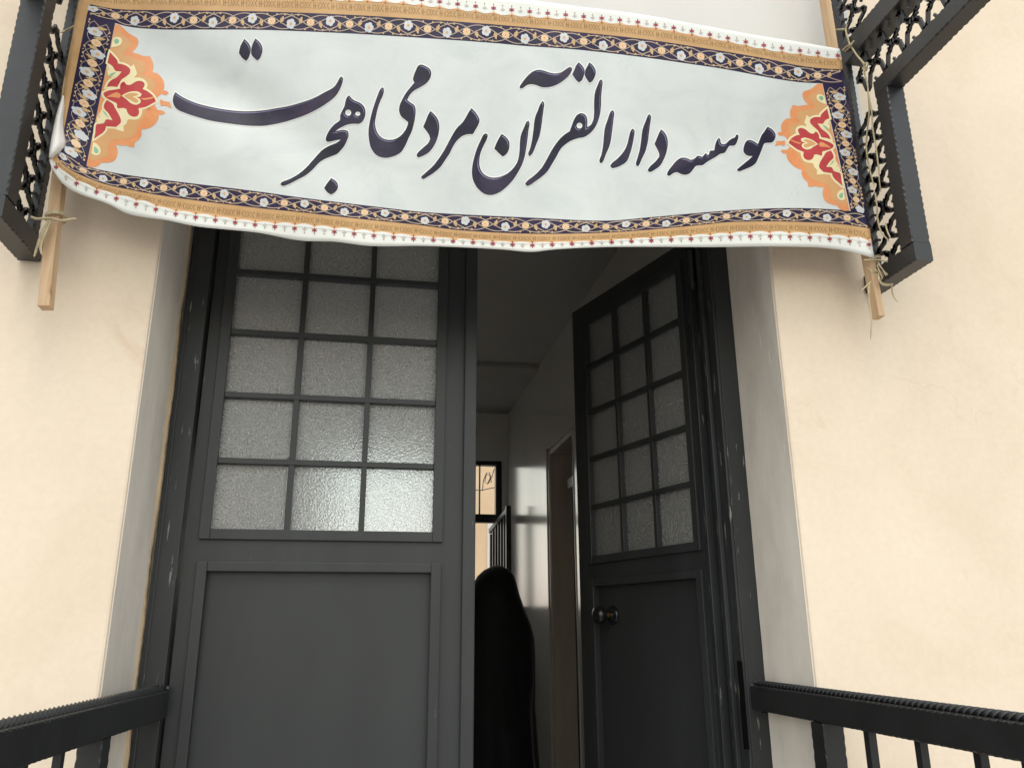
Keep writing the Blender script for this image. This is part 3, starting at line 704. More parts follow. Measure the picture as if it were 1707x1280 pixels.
# horizontal lines of the print, bottom to top
CUR = [
 [(82, 268), (86, 280), (92, 289), (103, 305), (127, 321), (180, 340), (214, 357), (277, 367), (325, 377), (430, 388), (500, 401), (558, 403), (617, 410), (700, 410), (760, 412), (836, 416), (886, 420), (924, 416), (1012, 412), (1190, 412), (1307, 411), (1382, 414), (1424, 421), (1458, 431)],
 [(84, 262), (90, 270), (98, 281), (112, 293), (150, 312.5), (197, 328), (244, 340), (277, 350), (350, 362), (430, 372), (500, 377), (605, 387), (700, 396), (760, 400), (886, 406), (1012, 402), (1080, 398.5), (1190, 393), (1256, 389.7), (1332, 391), (1400, 396), (1453, 403)],
 [(88, 250), (93, 257), (99, 268), (115, 282), (139, 294), (174, 307), (226, 318.5), (280, 328), (430, 347), (500, 354), (582, 363.3), (700, 375.6), (760, 383.4), (886, 390), (1012, 388), (1080, 383.4), (1190, 373), (1206, 371), (1307, 369.5), (1407, 374.6), (1450, 381)],
 [(92, 244), (100, 250), (118, 262), (144, 277), (180, 286), (209, 291.4), (280, 301), (430, 319.4), (500, 329.3), (582, 339.3), (700, 353), (760, 357), (886, 363), (1012, 368), (1087, 362), (1190, 353), (1250, 349), (1307, 347), (1365, 348), (1418, 352), (1445, 358)],
 [(125, 20), (145, 24), (168, 30), (192, 39), (214, 45), (264, 49.6), (350, 50), (430, 50.4), (561, 55.4), (652, 60.5), (830, 73), (872, 77), (963, 83.5), (1072, 96), (1156, 108), (1206, 115.5), (1294, 132), (1332, 137.5), (1371, 139.5), (1411, 140)],
 [(134, 2), (151, 7.6), (176, 13), (200, 16), (260, 17.5), (430, 19.5), (526, 22.7), (652, 29), (830, 41.8), (963, 54), (1072, 65.5), (1182, 82), (1281, 99), (1330, 109.5), (1372, 114.5), (1405, 116)],
 [(136, -22), (160, -20), (300, -16), (430, -9), (560, -4), (652, 0), (830, 20), (963, 31), (1072, 42), (1182, 61), (1281, 81), (1332, 88), (1403, 97)],
 [(138, -52), (160, -50), (300, -46), (430, -39), (560, -33), (652, -28), (780, -12), (873, -1), (963, 11), (1072, 25), (1182, 45), (1254, 58), (1330, 70), (1400, 82)],
]
XU = [(82, 90, 132, 1425, 1458), (84, 91, 135, 1421, 1453), (88, 96, 140, 1419, 1450), (92, 100, 144, 1418, 1445), (127, 145, 192, 1371, 1411), (134, 151, 196, 1370, 1405), (136, 153, 198, 1369, 1403), (138, 155, 200, 1367, 1400)]
CUR = [dense(c, 10) for c in CUR]
def yat(k, x):
    c = CUR[k]
    if x <= c[0][0]: return c[0][1]
    lo, hi = 0, len(c) - 1
    while hi - lo > 1:
        md_ = (lo + hi) // 2
        if c[md_][0] <= x: lo = md_
        else: hi = md_
    (x0, y0), (x1, y1) = c[lo], c[hi]
    return y0 + (y1 - y0) * min(1.02, (x - x0) / max(1e-6, x1 - x0))
UB = (0, .006, .037, .976, 1.0)
def lp(k, u):                                    # point of print line k at u
    xs = XU[k]
    for i in range(4):
        if u <= UB[i + 1] or i == 3:
            x = xs[i] + (xs[i + 1] - xs[i]) * (u - UB[i]) / (UB[i + 1] - UB[i]); return x, yat(k, x)
def gs(x, s): return exp(-(x / s) ** 2)
def depth(px, py):
    u = (px - 95) / 1335; uu = min(1, max(0, u))
    y = -.1035 - .030 * sin(pi * uu) ** .8
    v = (py - (20 + 90 * uu)) / 300                         # 0 at the top line, 1 at the bottom edge
    # slack folds running from the upper left corner down to the middle
    d = ((px - 210) * .52 - (py - 60) * .854); along = (px - 210) * .854 + (py - 60) * .52
    y += .014 * gs(d - 10, 42) * max(0, 1 - abs(along - 200) / 330)
    y -= .008 * gs(d + 80, 50) * max(0, 1 - abs(along - 260) / 360)
    y -= .010 * gs(px - 1012, 120) * max(0, v) ** 1.5
    y += .010 * gs(px - 1210, 110) * max(0, v) ** 1.2
    y += .007 * gs(px - 800, 120) * max(0, v) ** 1.5
    y -= .006 * sin(px / 47.0 + .4) * max(0, v - .55) * (1 if px < 760 else .4)
    y += .006 * gs(py - (80 + 100 * uu) - 70, 60) * gs(px - 1180, 190)
    y += .0022 * sin(px / 23.0 + py / 61.0) * sin(px / 140.0 + 1.3) + .0016 * sin(px / 13.0 - py / 90.0 + 2) * max(0, v - .3)
    # corner curling forward
    y -= .045 * gs(px - 84, 46) * gs(py - 268, 60)
    y -= .012 * gs(px - 1452, 26) * gs(py - 415, 55)
    return y
def bp(px, py, e=0.0): return at(px, py, depth(px, py) - e)

root = empty("banner", at(760, 60, -.1)); tag(root, "long pale banner with dark flowing Persian calligraphy and a flowered border, hung over the door", "banner")
# the sheet
us = []
for (a_, b2), k in zip(zip(UB, UB[1:]), (2, 6, 160, 5)):
    us += [a_ + (b2 - a_) * i / k for i in range(k)]
us.append(1.0)
rows = []
for k in range(7):
    n_ = (3, 3, 4, 34, 4, 3, 3)[k]
    for i in range(n_): rows.append((k, i / n_))
rows.append((6, 1.0))
vs = []
for k, f in rows:
    for u in us:
        x0, y0 = lp(k, u); x1, y1 = lp(k + 1, u); vs.append(bp(x0 + (x1 - x0) * f, y0 + (y1 - y0) * f))
nu = len(us); fs = []; ms = []
for r in range(len(rows) - 1):
    k = rows[r][0]
    for c in range(nu - 1):
        u = (us[c] + us[c + 1]) / 2
        mi = {0: 3, 1: 2, 2: 1, 3: 0, 4: 1, 5: 2, 6: 3}[k]
        if 1 < k < 5:
            if u < UB[1]: mi = 2
            elif (u < UB[2] or u > UB[3]): mi = 1
        fs.append((r * nu + c, r * nu + c + 1, (r + 1) * nu + c + 1, (r + 1) * nu + c)); ms.append(mi)
mb = MB(); mb.v = [tuple(v) for v in vs]; mb.f = fs; mb.m = ms; mb.sm = [True] * len(fs)
sheet = mb.build("sheet", [V['center'], V['navy'], V['gold'], V['white']], root)
sheet.data.update()
if sum(p.normal.y for p in sheet.data.polygons) > 0: sheet.data.flip_normals()
md = sheet.modifiers.new("solid", 'SOLIDIFY'); md.thickness = .0008; md.offset = -1

def fill(loops, maxlen=11):
    """triangles of a flat outline, fine enough to follow the sheet"""
    bm = bmesh.new()
    polys = [[Vector((x, y, 0)) for x, y in l] for l in loops]
    flat = [bm.verts.new(p) for l in polys for p in l]
    for t in tessellate_polygon(polys):
        try: bm.faces.new([flat[i] for i in t])
        except ValueError: pass
    for _ in range(5):
        ed = [e for e in bm.edges if e.calc_length() > maxlen]
        if not ed: break
        bmesh.ops.subdivide_edges(bm, edges=ed, cuts=1)
        bmesh.ops.triangulate(bm, faces=[f for f in bm.faces if len(f.verts) > 3])
    bm.verts.index_update()
    r = [(v.co.x, v.co.y) for v in bm.verts], [tuple(v.index for v in f.verts) for f in bm.faces]
    bm.free(); return r
class Print:
    """printed shapes laid on the sheet, all in photo coordinates of the flat print"""
    def __init__(s): s.mb = MB()
    def poly(s, loops, mi, e, maxlen=11):
        vs, fs = fill(loops, maxlen); out = []
        P3 = [bp(x, y, e) for x, y in vs]
        for f in fs:
            a, b, c = (vs[i] for i in f)
            ar = (b[0] - a[0]) * (c[1] - a[1]) - (c[0] - a[0]) * (b[1] - a[1])
            if abs(ar) < 1e-9: continue
            out.append(f if ar < 0 else f[::-1])
        s.mb.add(P3, out, mi, True)
    def strip(s, A, B, mi, ea, eb, closed=False):
        n = len(A); vs = [bp(x, y, ea) for x, y in A] + [bp(x, y, eb) for x, y in B]; fs = []
        for i in range(n if closed else n - 1):
            j = (i + 1) % n; fs.append((i, j, n + j, n + i))
        s.mb.add(vs, fs, mi, True)
    def line(s, pts, w_, mi, e, taper=False):
        A = []; B = []
        for i, p in enumerate(pts):
            a = pts[max(0, i - 1)]; b = pts[min(len(pts) - 1, i + 1)]
            dx, dy = b[0] - a[0], b[1] - a[1]; l = math.hypot(dx, dy) or 1
            h = w_ / 2 * (1 if not taper else max(.15, 1 - i / len(pts)))
            A.append((p[0] - dy / l * h, p[1] + dx / l * h)); B.append((p[0] + dy / l * h, p[1] - dx / l * h))
        s.strip(A, B, mi, e, e)
    def build(s, name, mats): return s.mb.build(name, mats, root, fix=False)
def area(l): return .5 * sum(a[0] * b[1] - b[0] * a[1] for a, b in zip(l, l[1:] + l[:1]))
def offset(l, d):
    """outline moved outwards by d"""
    sg = 1 if area(l) > 0 else -1; n = len(l); out = []
    for i in range(n):
        a, p, b = l[i - 1], l[i], l[(i + 1) % n]
        d1 = (p[0] - a[0], p[1] - a[1]); d2 = (b[0] - p[0], b[1] - p[1])
        l1 = math.hypot(*d1) or 1; l2 = math.hypot(*d2) or 1
        n1 = (d1[1] / l1, -d1[0] / l1); n2 = (d2[1] / l2, -d2[0] / l2)
        m_ = (n1[0] + n2[0], n1[1] + n2[1]); q = math.hypot(*m_) or 1
        k = d / max(.55, q / 2)
        out.append((p[0] + sg * m_[0] / q * k, p[1] + sg * m_[1] / q * k))
    return out

# ---- lettering: outlines read off the photograph (region origin, 8.535 x)
Z = 8.535
def G(s, *a):
    """'ox,oy: x,y x,y* ...' groups joined into one outline; * = corner"""
    pts = []
    for grp in s.split(';'):
        o, l = grp.split(':'); ox, oy = map(float, o.split(','))
        for w_ in l.split():
            k = w_.endswith('*'); x, y = map(float, w_.strip('*').split(','))
            pts.append((ox + x / Z, oy + y / Z, 1) if k else (ox + x / Z, oy + y / Z))
    return dense(pts, 8, True)
def ell(cx, cy, rx, ry, n_=14): return [(cx + rx * cos(2 * pi * k / n_), cy + ry * sin(2 * pi * k / n_)) for k in range(n_)]
def O(o, x, y, rx, ry): return ell(o[0] + x / Z, o[1] + y / Z, rx / Z, ry / Z)
WORDS = {
 'hejrat': [
  [G("280,60: 105,803* 200,868 400,957 600,1010 850,1055 1100,1075 1350,1062 1550,1030;440,120: 350,488 500,447 700,378 850,300 1000,213 1050,140 1085,80 1105,68 1125,95 1115,160 1085,240 1020,345 920,430 780,520 600,610 450,665 300,712 150,745 0,768;280,60: 1250,1282 1100,1275 850,1245 600,1205 400,1150 250,1100 130,1045 85,990 68,920 80,850")],
  [G("280,60: 1087,45* 1140,100 1175,160 1172,240 1150,310 1115,360* 1060,320 1008,245* 1030,150")],
  [G("280,60: 1245,40* 1310,100 1345,180 1335,260 1300,330 1268,352* 1220,310 1186,262 1188,170 1212,100")],
  [G("440,120: 1212,335* 1245,375 1290,410 1370,445 1425,500 1445,570 1435,640 1400,710 1350,740 1280,738 1200,748 1110,785 1050,820 1015,850* 1070,835 1150,828 1195,850 1205,900 1180,980 1140,1060;460,190: 930,510 870,570 800,600 710,635 620,690 530,785 430,870 300,940 170,1005 95,1025 62,1000 80,975 200,925 330,850 440,755 520,665 600,575 660,515 750,460 850,418 900,388 920,364* 850,377 780,393 725,396 708,360 730,290 770,220 840,145 910,90;440,120: 1085,620 1110,560 1145,490 1160,420 1180,365"),
   O((440, 120), 1200, 583, 42, 45), O((440, 120), 1335, 598, 36, 31)],
  [G("460,190: 787,915* 850,955 882,1010 875,1070 840,1115 785,1150* 730,1115 685,1055* 730,985")]],
 'mardomi': [
  [G("600,100: 325,393 342,430 330,500 290,590 255,690 232,790 215,900 230,990 270,1070 330,1120 400,1138 500,1128 580,1080 640,1010 675,940 685,885* 640,850 585,800 558,730 565,650 600,570 650,480 720,390 775,325* 755,280 770,215 800,140 830,85 870,70 940,95 1000,140 1015,190 1000,260 950,330 860,390 770,440 710,500 672,572* 720,610 775,650 792,710 788,800 770,900 740,1010 690,1120 640,1230 572,1325 443,1383 335,1393 228,1350 153,1243 125,1100 122,1000 140,880 170,750 210,620 250,510 290,420")],
  [G("680,170: 322,132* 380,185 430,260 447,350 435,460 400,570 350,660 290,725 210,770 140,790 122,760 150,715 220,650 290,585 315,530* 300,470 260,410 217,355* 250,280 290,180")],
  [G("680,170: 905,90* 960,150 1000,210 1020,265 1000,330 960,400 925,460* 850,462 770,490 700,550 640,640 590,740 530,830 460,930 380,1000 290,1060 210,1100 187,1075 250,1010 350,920 430,820 510,700 570,590 640,460 700,370 780,290 830,210 870,140")]],
 'dar_ol_quran': [
  [G("780,190: 260,278 282,300 270,360 225,450 180,560 163,660 170,760 210,840 280,890 360,908 460,895 560,850 640,780 700,690 725,600 735,500 740,400 755,300 800,190 835,115 860,98 877,130 865,220 850,340 835,460 810,600 775,710 720,820 650,930 560,1030 450,1115 330,1155 230,1135 140,1060 80,960 57,850 65,730 95,600 130,490 180,380 220,300")],
  [G("780,190: 480,285* 540,330 585,390 592,450 575,530 540,580 495,608* 440,560 375,495* 400,430 440,350")],
  [G("850,95: 468,632 487,665 478,760 463,870;780,190: 1050,150 1020,310 975,430 920,560 875,605 857,575 885,490 912,370 932,230 945,110;850,95: 362,850 395,770 435,670")],
  [G("850,95: 150,455 137,435 170,375 240,285 320,215 400,187 470,195 550,222 640,238 730,222 800,175 860,145 885,165 870,220 820,290 740,355 640,410 540,435 450,432 380,405 310,390 245,402 200,435")],
  [G("850,95: 978,80* 1030,130 1062,190 1055,260 1020,340 978,365* 930,315 888,250* 915,190 940,130")],
  [G("850,95: 1133,82* 1185,130 1220,200 1212,275 1175,345 1133,372* 1095,320 1066,265 1074,190 1105,130")],
  [G("850,95: 1298,322 1318,350 1310,450 1300,560 1297,680 1285,800 1260,900 1215,1000 1150,1080 1060,1140 970,1158 860,1200;780,190: 1377,444 1320,500 1270,590 1200,710 1130,820 1050,895 960,960 880,1015 835,1025 815,995 850,950 940,880 1040,780 1110,670 1180,540 1250,430 1320,345 1390,285 1447,250*;850,95: 880,980 910,900 960,825 1020,803 1075,830 1100,890 1100,1000* 1150,970 1185,900 1197,800 1197,680 1203,560 1215,490 1250,400 1280,335"), O((850, 95), 990, 980, 42, 42)],
  [G("980,170: 350,120 373,150 365,250 350,380 335,500 310,620 260,740 205,865 178,875 163,845 195,740 215,620 228,480 240,380 275,270 325,140")],
  [G("980,170: 638,382 663,410 655,500 635,610 600,740 550,850 480,900 400,935 340,942 318,915 345,870 430,800 520,690 560,600 585,500 610,415")],
  [G("980,170: 875,175 897,205 885,320 870,440 855,560 820,700 770,810 720,910 700,920 683,890 705,800 735,690 755,570 770,440 785,370 820,280 855,195")],
  [G("980,170: 1045,393* 1100,450 1130,520 1137,600 1120,710 1080,820 1030,905 960,960 880,1000 852,980 880,925 960,850 1015,780* 1015,740 985,670 948,600* 985,510 1020,430")]],
 'moasseseh': [
  [G("1100,190: 125,885 102,865 115,820 170,745 240,665 310,625 380,630 440,655 490,640 540,598 605,613* 652,560* 690,592* 715,525* 775,520* 785,450 810,380 840,343 860,375 870,420 905,435 940,425 980,385 1030,350 1065,340 1095,292 1118,310 1105,380 1075,440 1040,455 990,455 960,500 920,555 860,570 800,610 740,645 670,685 610,730 550,735 510,745 460,810 410,855 360,868 300,855 240,830 190,845 150,875")],
  [G("1100,190: 1535,185* 1600,225 1645,290 1640,350 1600,405 1550,412 1490,420 1465,470 1435,550 1400,630 1365,700 1310,745 1220,785 1120,818 1095,800 1140,755 1220,690 1290,630 1320,600* 1270,600 1215,575 1188,530 1200,450 1230,390 1275,372 1340,395 1395,432* 1420,370 1450,300 1490,250 1510,215")]],
}
for wd, strokes in WORDS.items():
    pr = Print()
    for loops in strokes:
        out = loops[0]
        if area(out) < 0: out = out[::-1]
        pr.strip(offset(out, -.4), offset(out, 1.8), 2, .0007, .0004, True)
        pr.poly([out] + loops[1:], 0, .0010, 9)
        for h in loops[1:]: pr.strip(offset(h, .3), offset(h, -2.0), 2, .0008, .0005, True)
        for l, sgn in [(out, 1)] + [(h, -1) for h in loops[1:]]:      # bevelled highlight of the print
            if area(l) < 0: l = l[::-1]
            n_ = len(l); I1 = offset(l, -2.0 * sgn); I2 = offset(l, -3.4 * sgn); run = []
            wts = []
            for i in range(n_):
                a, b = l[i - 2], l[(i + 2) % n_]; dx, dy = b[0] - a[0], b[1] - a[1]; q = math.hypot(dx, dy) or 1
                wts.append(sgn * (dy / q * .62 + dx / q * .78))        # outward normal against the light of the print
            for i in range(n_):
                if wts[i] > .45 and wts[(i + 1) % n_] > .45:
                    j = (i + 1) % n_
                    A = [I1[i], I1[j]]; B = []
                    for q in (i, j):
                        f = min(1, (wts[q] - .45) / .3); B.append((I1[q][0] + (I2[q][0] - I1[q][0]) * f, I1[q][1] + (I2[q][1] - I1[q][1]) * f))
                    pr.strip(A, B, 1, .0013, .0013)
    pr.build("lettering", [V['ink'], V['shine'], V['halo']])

# ---- corner medallions
J = lambda s: G(s)
MED = [   # (colour, height, outline) in the left medallion
 (0, .0004, "130,30: 530,88* 600,110 665,170* 720,220 790,260 850,300 858,370 820,440 770,490* 850,515 940,545 1020,545* 1060,620 1075,700 1060,775* 1120,790 1180,840 1225,920 1225,1000 1215,1035* 1270,1045 1290,1075 1250,1100 1190,1085* 1130,1130 1100,1190*;130,140: 1085,300* 1115,340 1140,375* 1210,385 1240,415 1200,440 1150,440* 1145,490 1100,570 1030,620 960,645 900,650* 905,720 870,790 810,840 800,905* 740,900 700,880 620,878 535,870* 560,930 560,1010 530,1080 470,1115 330,1125* 300,1160 230,1188 122,1168*"),
 (1, .0006, "130,30: 560,200 700,300 760,370 690,450 640,520* 800,580 930,640 960,740 900,800* 1010,860 1100,930 1090,1010 1000,1080;130,140: 960,420 900,520 840,590* 820,690 760,760 640,790 480,800* 430,900 430,1010 330,1060 200,1090 165,1010 250,700 350,300 400,-200 470,-500"),
 (0, .0005, "130,140: 1175,215* 1205,240 1250,250 1310,260* 1320,310 1340,345* 1310,340 1260,312* 1210,310 1180,320* 1165,270"),
 (2, .0008, "130,30: 740,740 760,690 795,665* 815,720 838,800 800,850 870,850 950,885 990,950 975,1010 930,1005 945,970 900,905 830,905 740,958 690,952 655,912 690,860 745,800"),
 (2, .0008, "130,140: 590,400 600,350 650,342 690,370 705,430 760,470 850,460 880,400 868,350* 912,360 905,430 860,500 790,512 712,510 690,570 650,600 655,680* 600,668 540,645 532,588* 600,588 625,530 610,470"),
 (3, .0010, "130,30: 455,490* 520,560 560,610 568,650* 640,665 700,690 745,740 735,790 680,840 620,880 590,930 560,985* 470,978 405,985* 440,920 480,885 560,840 620,770* 540,760 490,690 420,640*"),
 (3, .0010, "130,140: 370,300 410,230* 500,290 520,330 560,400 600,480 610,550 540,615* 400,605* 390,650 350,700 290,740 228,785* 245,700 262,580 310,570 370,560 400,510 490,520* 440,430 370,345"),
 (3, .0010, "130,30: 362,1070* 420,1040 520,1022 600,1010* 600,960 630,915 660,910* 690,950 740,955 780,935 830,905 900,900 945,930 945,970 920,1015* 980,1040 1040,1085 1075,1120 1110,1190*;130,140: 1040,290 960,330 860,350* 870,410 850,455 800,470 740,450 700,400 690,360* 650,345 590,350* 560,350 555,290 540,270* 470,240 400,200 365,160"),
 (2, .0011, "130,30: 498,290* 560,275 610,290 628,335 605,385 545,410 470,425*"),
 (2, .0011, "130,140: 215,830* 260,850 300,890 325,950 310,1000 250,1022 190,990*"),
 (4, .0012, "130,30: 515,310 560,300 585,330 570,365 530,370"), (4, .0012, "130,140: 235,890 255,905 290,940 285,980 245,985 225,940"),
 (2, .0012, "130,30: 425,650* 480,680 520,740 530,760* 620,768* 560,820 480,842 430,820* 415,760*"), (4, .0013, "130,30: 440,820* 480,790 540,775 500,815 470,835"),
 (2, .0012, "130,140: 345,350* 400,390 450,450 490,515* 420,500 370,540 310,572 262,560* 275,470 320,400"), (4, .0013, "130,140: 350,380 390,410 415,450 440,490 380,430"),
 (5, .0013, "130,140: 275,450 310,440 325,470 300,490"), (5, .0013, "130,30: 410,690 440,700 450,745 420,760"),
 (2, .0012, "130,30: 620,1110* 700,1065 760,1050 850,1050 905,1090 890,1120 830,1130* 885,1160 890,1205 830,1238 750,1215 700,1170"),
 (1, .0014, "130,30: 650,1112* 710,1080 780,1070 840,1078 860,1095 820,1112 770,1118* 830,1150 860,1175 840,1210 790,1195 740,1165 700,1145"),
 (0, .0012, "130,30: 400,1130* 480,1085 560,1060 590,1075 610,1110* 590,1140 500,1130"),
 (0, .0012, "130,30: 895,1145* 980,1140 1080,1118* 1075,1140 990,1165 930,1168"),
]
def a_med(p):                                     # left medallion -> right medallion (mirrored)
    ex, ey = (-48.0, 237.0), (119.0, 21.5); rx, ry = (46.2, 212.6), (-102.0, -2.6)
    x, y = p[0] - 168.0, p[1] - 158.5
    det = ex[0] * ey[1] - ex[1] * ey[0]
    a = (x * ey[1] - y * ey[0]) / det; b = (ex[0] * y - ex[1] * x) / det
    return 1393.5 + a * rx[0] + b * ry[0], 245.5 + a * rx[1] + b * ry[1]
for f in (lambda p: p, a_med):
    pr = Print()
    for mi, e, s_ in MED:
        l = [f(p) for p in J(s_)]
        if mi == 3:
            l2 = l if area(l) > 0 else l[::-1]
            pr.strip(offset(l2, -.4), offset(l2, 3.2), 2, e - .0001, e - .0003, True)
        pr.poly([l], mi, e)
    pr.build("medallion", [V['orange'], V['tan'], V['cream'], V['red'], V['green'], V['bloom']])

# ---- flowered border
def border(p, along, N_, flip, size, name):
    """p(s, w) -> photo point, s runs 0..N_ in flower steps, w 0..1 across the navy band"""
    pr = Print()
    def flower(s, w_, r, mi, petals, core):
        o = p(s, w_); ax = p(s + .02, w_); ay = p(s, w_ + .02)
        ux, uy = (ax[0] - o[0]) / .02, (ax[1] - o[1]) / .02; vx, vy = (ay[0] - o[0]) / .02, (ay[1] - o[1]) / .02
        def loc(a, b): return (o[0] + ux * a + vx * b, o[1] + uy * a + vy * b)
        k = size                                           # flower steps per band width
        n_ = petals * 6; l = []
        for i in range(n_):
            q = 2 * pi * i / n_; rr = r * (.80 + .20 * abs(cos(petals * q / 2)) ** .6) if mi == 0 else r * (.9 + .1 * abs(cos(petals * q / 2)))
            l.append(loc(rr * k * cos(q) * (1.0 if mi == 0 else 1.05), rr * sin(q) * (1.0 if mi == 0 else .82)))
        pr.poly([l], mi, .0011, 30)
        kc = .30 if mi == 0 else .22
        pr.poly([[loc(r * k * kc * cos(2 * pi * i / 8), r * kc * sin(2 * pi * i / 8)) for i in range(8)]], core, .0013, 30)
        if mi == 1:
            for i in range(5):
                q = 2 * pi * i / 5 + .3; c_ = (r * k * .52 * cos(q), r * .45 * sin(q))
                pr.poly([[loc(c_[0] + r * k * .1 * cos(2 * pi * j / 5), c_[1] + r * .1 * sin(2 * pi * j / 5)) for j in range(5)]], 5, .0014, 30)
    def leafm(s, w_, ang, r):
        o = p(s, w_); ax = p(s + .02, w_); ay = p(s, w_ + .02)
        ux, uy = (ax[0] - o[0]) / .02, (ax[1] - o[1]) / .02; vx, vy = (ay[0] - o[0]) / .02, (ay[1] - o[1]) / .02
        sh = [(-1, 0), (-.55, .35), (-.2, .30), (-.25, .62), (.2, .42), (.35, .5), (.45, .22), (1, 0), (.4, -.2), (.3, -.5), (.1, -.38), (-.3, -.5), (-.35, -.25), (-.6, -.25)]
        l = []
        for a, b in sh:
            A_, B_ = a * cos(ang) - b * sin(ang), a * sin(ang) + b * cos(ang)
            l.append((o[0] + ux * A_ * r * size + vx * B_ * r, o[1] + uy * A_ * r * size + vy * B_ * r))
        pr.poly([l], 3, .0009, 30)
    for ph, off in enumerate((.62, -.62, pi + .62, pi - .62)):      # interlaced vines
        pts = [p(i / 14, .5 + (.40 if size < 1 else .36) * cos(pi * i / 14 / 2 + off)) for i in range(int(N_ * 14) + 1)]
        pr.line(pts, 1.5 if size < 1 else 1.05, 2, .0005 + ph * .0001)
    for s in range(int(N_) + 1):
        if s % 2 == 0:
            up = (s // 2) % 2 == 0
            flower(s, .62 if up else .38, .285, 0, 5, 4)
            for t_ in (-.34, .34):
                pr.poly([ell(*p(max(0, min(N_, s + t_)), .12 if up else .88), 2.0, 2.0, 7)], 3, .0008, 30)
            pr.poly([ell(*p(s, .10 if up else .90), 1.2, 1.2, 6)], 3, .0008, 30)
        else:
            flower(s, .5, .23, 1, 8, 5)
            for t_, q in ((-.52, 1), (.52, -1)):
                up = ((s // 2) % 2 == 0) == (t_ < 0)
                if 0 < s + t_ < N_: leafm(s + t_, .42 if up else .58, (1.9 if up else -1.9) * (1 if t_ < 0 else 1), .23)
            for t_ in (-.25, .25):
                pr.poly([ell(*p(s + t_, .88 if (s // 2) % 2 == 0 else .12), 1.7, 1.7, 7)], 3, .0008, 30)
    pr.build(name, [V['petal'], V['bloom'], V['vine'], V['leaf'], V['tan'], V['orange']])
def hband(k0, k1, n_):
    xa, xb = UB[1] + .004, UB[4] - .004
    # equal steps in the picture, nearly equal on the cloth
    def p(s, w_):
        u = xa + (xb - xa) * max(0, min(1, s / n_))
        a, b = lp(k0, u), lp(k1, u); return (a[0] + (b[0] - a[0]) * w_, a[1] + (b[1] - a[1]) * w_)
    return p
NT = 38
border(hband(2, 3, 40), None, 40, 1, .78, "border_print")
border(hband(4, 5, NT), None, NT, 1, .84, "border_print")
def vband(u0, u1, n_):
    def p(s, w_):
        f = .03 + .94 * max(0, min(1, s / n_))
        def q(u):
            a, b = lp(3, u), lp(4, u); return (a[0] + (b[0] - a[0]) * f, a[1] + (b[1] - a[1]) * f)
        a, b = q(u0), q(u1); return (a[0] + (b[0] - a[0]) * w_, a[1] + (b[1] - a[1]) * w_)
    return p
border(vband(UB[2], UB[1], 13), None, 13, 1, 1.45, "border_print")
border(vband(UB[3], UB[4], 13), None, 13, 1, 1.4, "border_print")

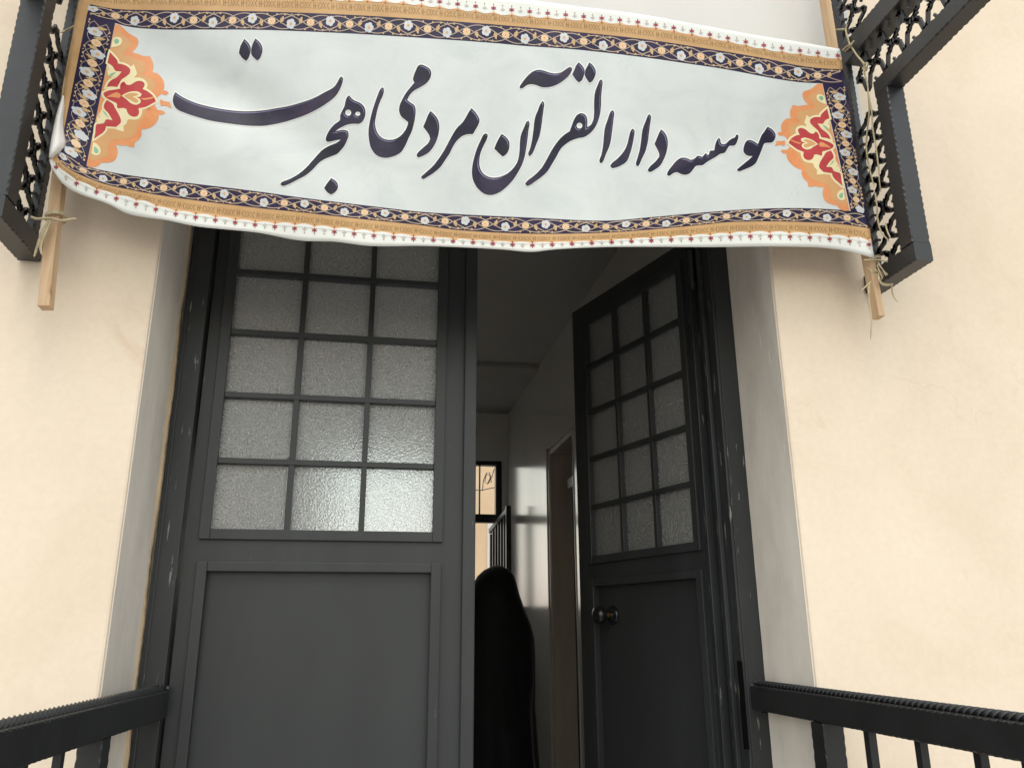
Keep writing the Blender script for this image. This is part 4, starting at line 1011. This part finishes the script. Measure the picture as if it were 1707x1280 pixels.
# ---- gold key pattern and the small flowers of the outer edge
def outer(kin, kmid, kout, name):
    pr = Print()
    def g(u, w_):
        a, b = lp(kin, u), lp(kmid, u); return (a[0] + (b[0] - a[0]) * w_, a[1] + (b[1] - a[1]) * w_)
    def h(u, w_):
        a, b = lp(kmid, u), lp(kout, u); return (a[0] + (b[0] - a[0]) * w_, a[1] + (b[1] - a[1]) * w_)
    n_ = 41; us_ = [UB[0] + .008 + (.988) * i / n_ for i in range(n_ + 1)]; du = us_[1] - us_[0]
    for u in us_[:-1]:
        def ln(*pp, wd=.95): pr.line([g(min(1, u + du * a), b) for a, b in pp], wd, 0, .0006)
        for x in (.04, .14, .32): ln((x, .26), (x, .66))
        ln((.04, .46), (.12, .46)); ln((.20, .46), (.26, .46))
        ln((.40, .28), (.52, .48), (.40, .68)); ln((.54, .28), (.66, .48), (.54, .68)); ln((.90, .28), (.78, .48), (.90, .68)); ln((.74, .30), (.68, .38)); ln((.74, .66), (.68, .58))
    pr.strip([g(u, .80) for u in us], [g(u, 1.0) for u in us], 1, .0004, .0004)
    for i in range(n_ * 8):                                # scalloped edge of the white strip
        pass
    for i, u in enumerate(us_):
        if i < n_:
            top = [(h(min(1, u + du * t / 8), -.20 * sin(pi * t / 8) ** .8)) for t in range(9)]
            bot = [(h(min(1, u + du * t / 8), .06)) for t in range(9)]
            pr.strip(top, bot, 2, .0006, .0006)
        def star(c, r, mi, pts_, asp=1.0):
            l = []
            for k in range(pts_ * 2):
                q = pi * k / pts_ + pi / 2; rr = r if k % 2 == 0 else r * .45
                l.append((c[0] + rr * cos(q), c[1] - rr * sin(q) * asp))
            pr.poly([l], mi, .0009, 30)
        c = h(u, .20); star(c, 5.6, 3, 6, .8)
        c = h(u, -.18); star(c, 2.4, 0, 4)
        if i < n_:
            c = h(u + du / 2, .16); star(c, 4.2, 4, 4); c = h(u + du / 2, .42); star(c, 1.5, 5, 4)
        c = h(u, .44); star(c, 1.5, 3, 4)
    pr.build(name, [V['mark'], V['peach'], V['white'], V['crimson'], V['grey'], V['mark']])
outer(2, 1, 0, "edge_print"); outer(5, 6, 7, "edge_print")

# ---- rolled-over corner showing the white back of the sheet
flap_o = dense([(105, 160), (99, 176), (93, 197), (88, 220), (84.5, 240), (82, 262)], 6)
flap_i = dense([(106, 160), (107, 178), (105.5, 200), (106.5, 222), (108.5, 243), (84, 266)], 6)
m_ = min(len(flap_o), len(flap_i)); ro = lambda l, n_: [l[int(i * (len(l) - 1) / (n_ - 1))] for i in range(n_)]
n_ = 16; fo = ro(flap_o, n_); fi = ro(flap_i, n_); vs = []; fs = []; cols = 8
for a, b in zip(fo, fi):
    for k in range(cols + 1):
        t = k / cols; x = a[0] + (b[0] - a[0]) * t; y = a[1] + (b[1] - a[1]) * t
        vs.append(at(x, y, depth(x, y) - .004 - .020 * sin(pi * (.12 + .88 * t) ** .8) * min(1, (math.hypot(b[0] - a[0], b[1] - a[1])) / 12)))
for i in range(n_ - 1):
    for k in range(cols): fs.append((i * (cols + 1) + k, i * (cols + 1) + k + 1, (i + 1) * (cols + 1) + k + 1, (i + 1) * (cols + 1) + k))
mb = MB(); mb.add(vs, fs, 0, True); o = mb.build("curled_edge", V['back'], root)
md = o.modifiers.new("solid", 'SOLIDIFY'); md.thickness = .0008
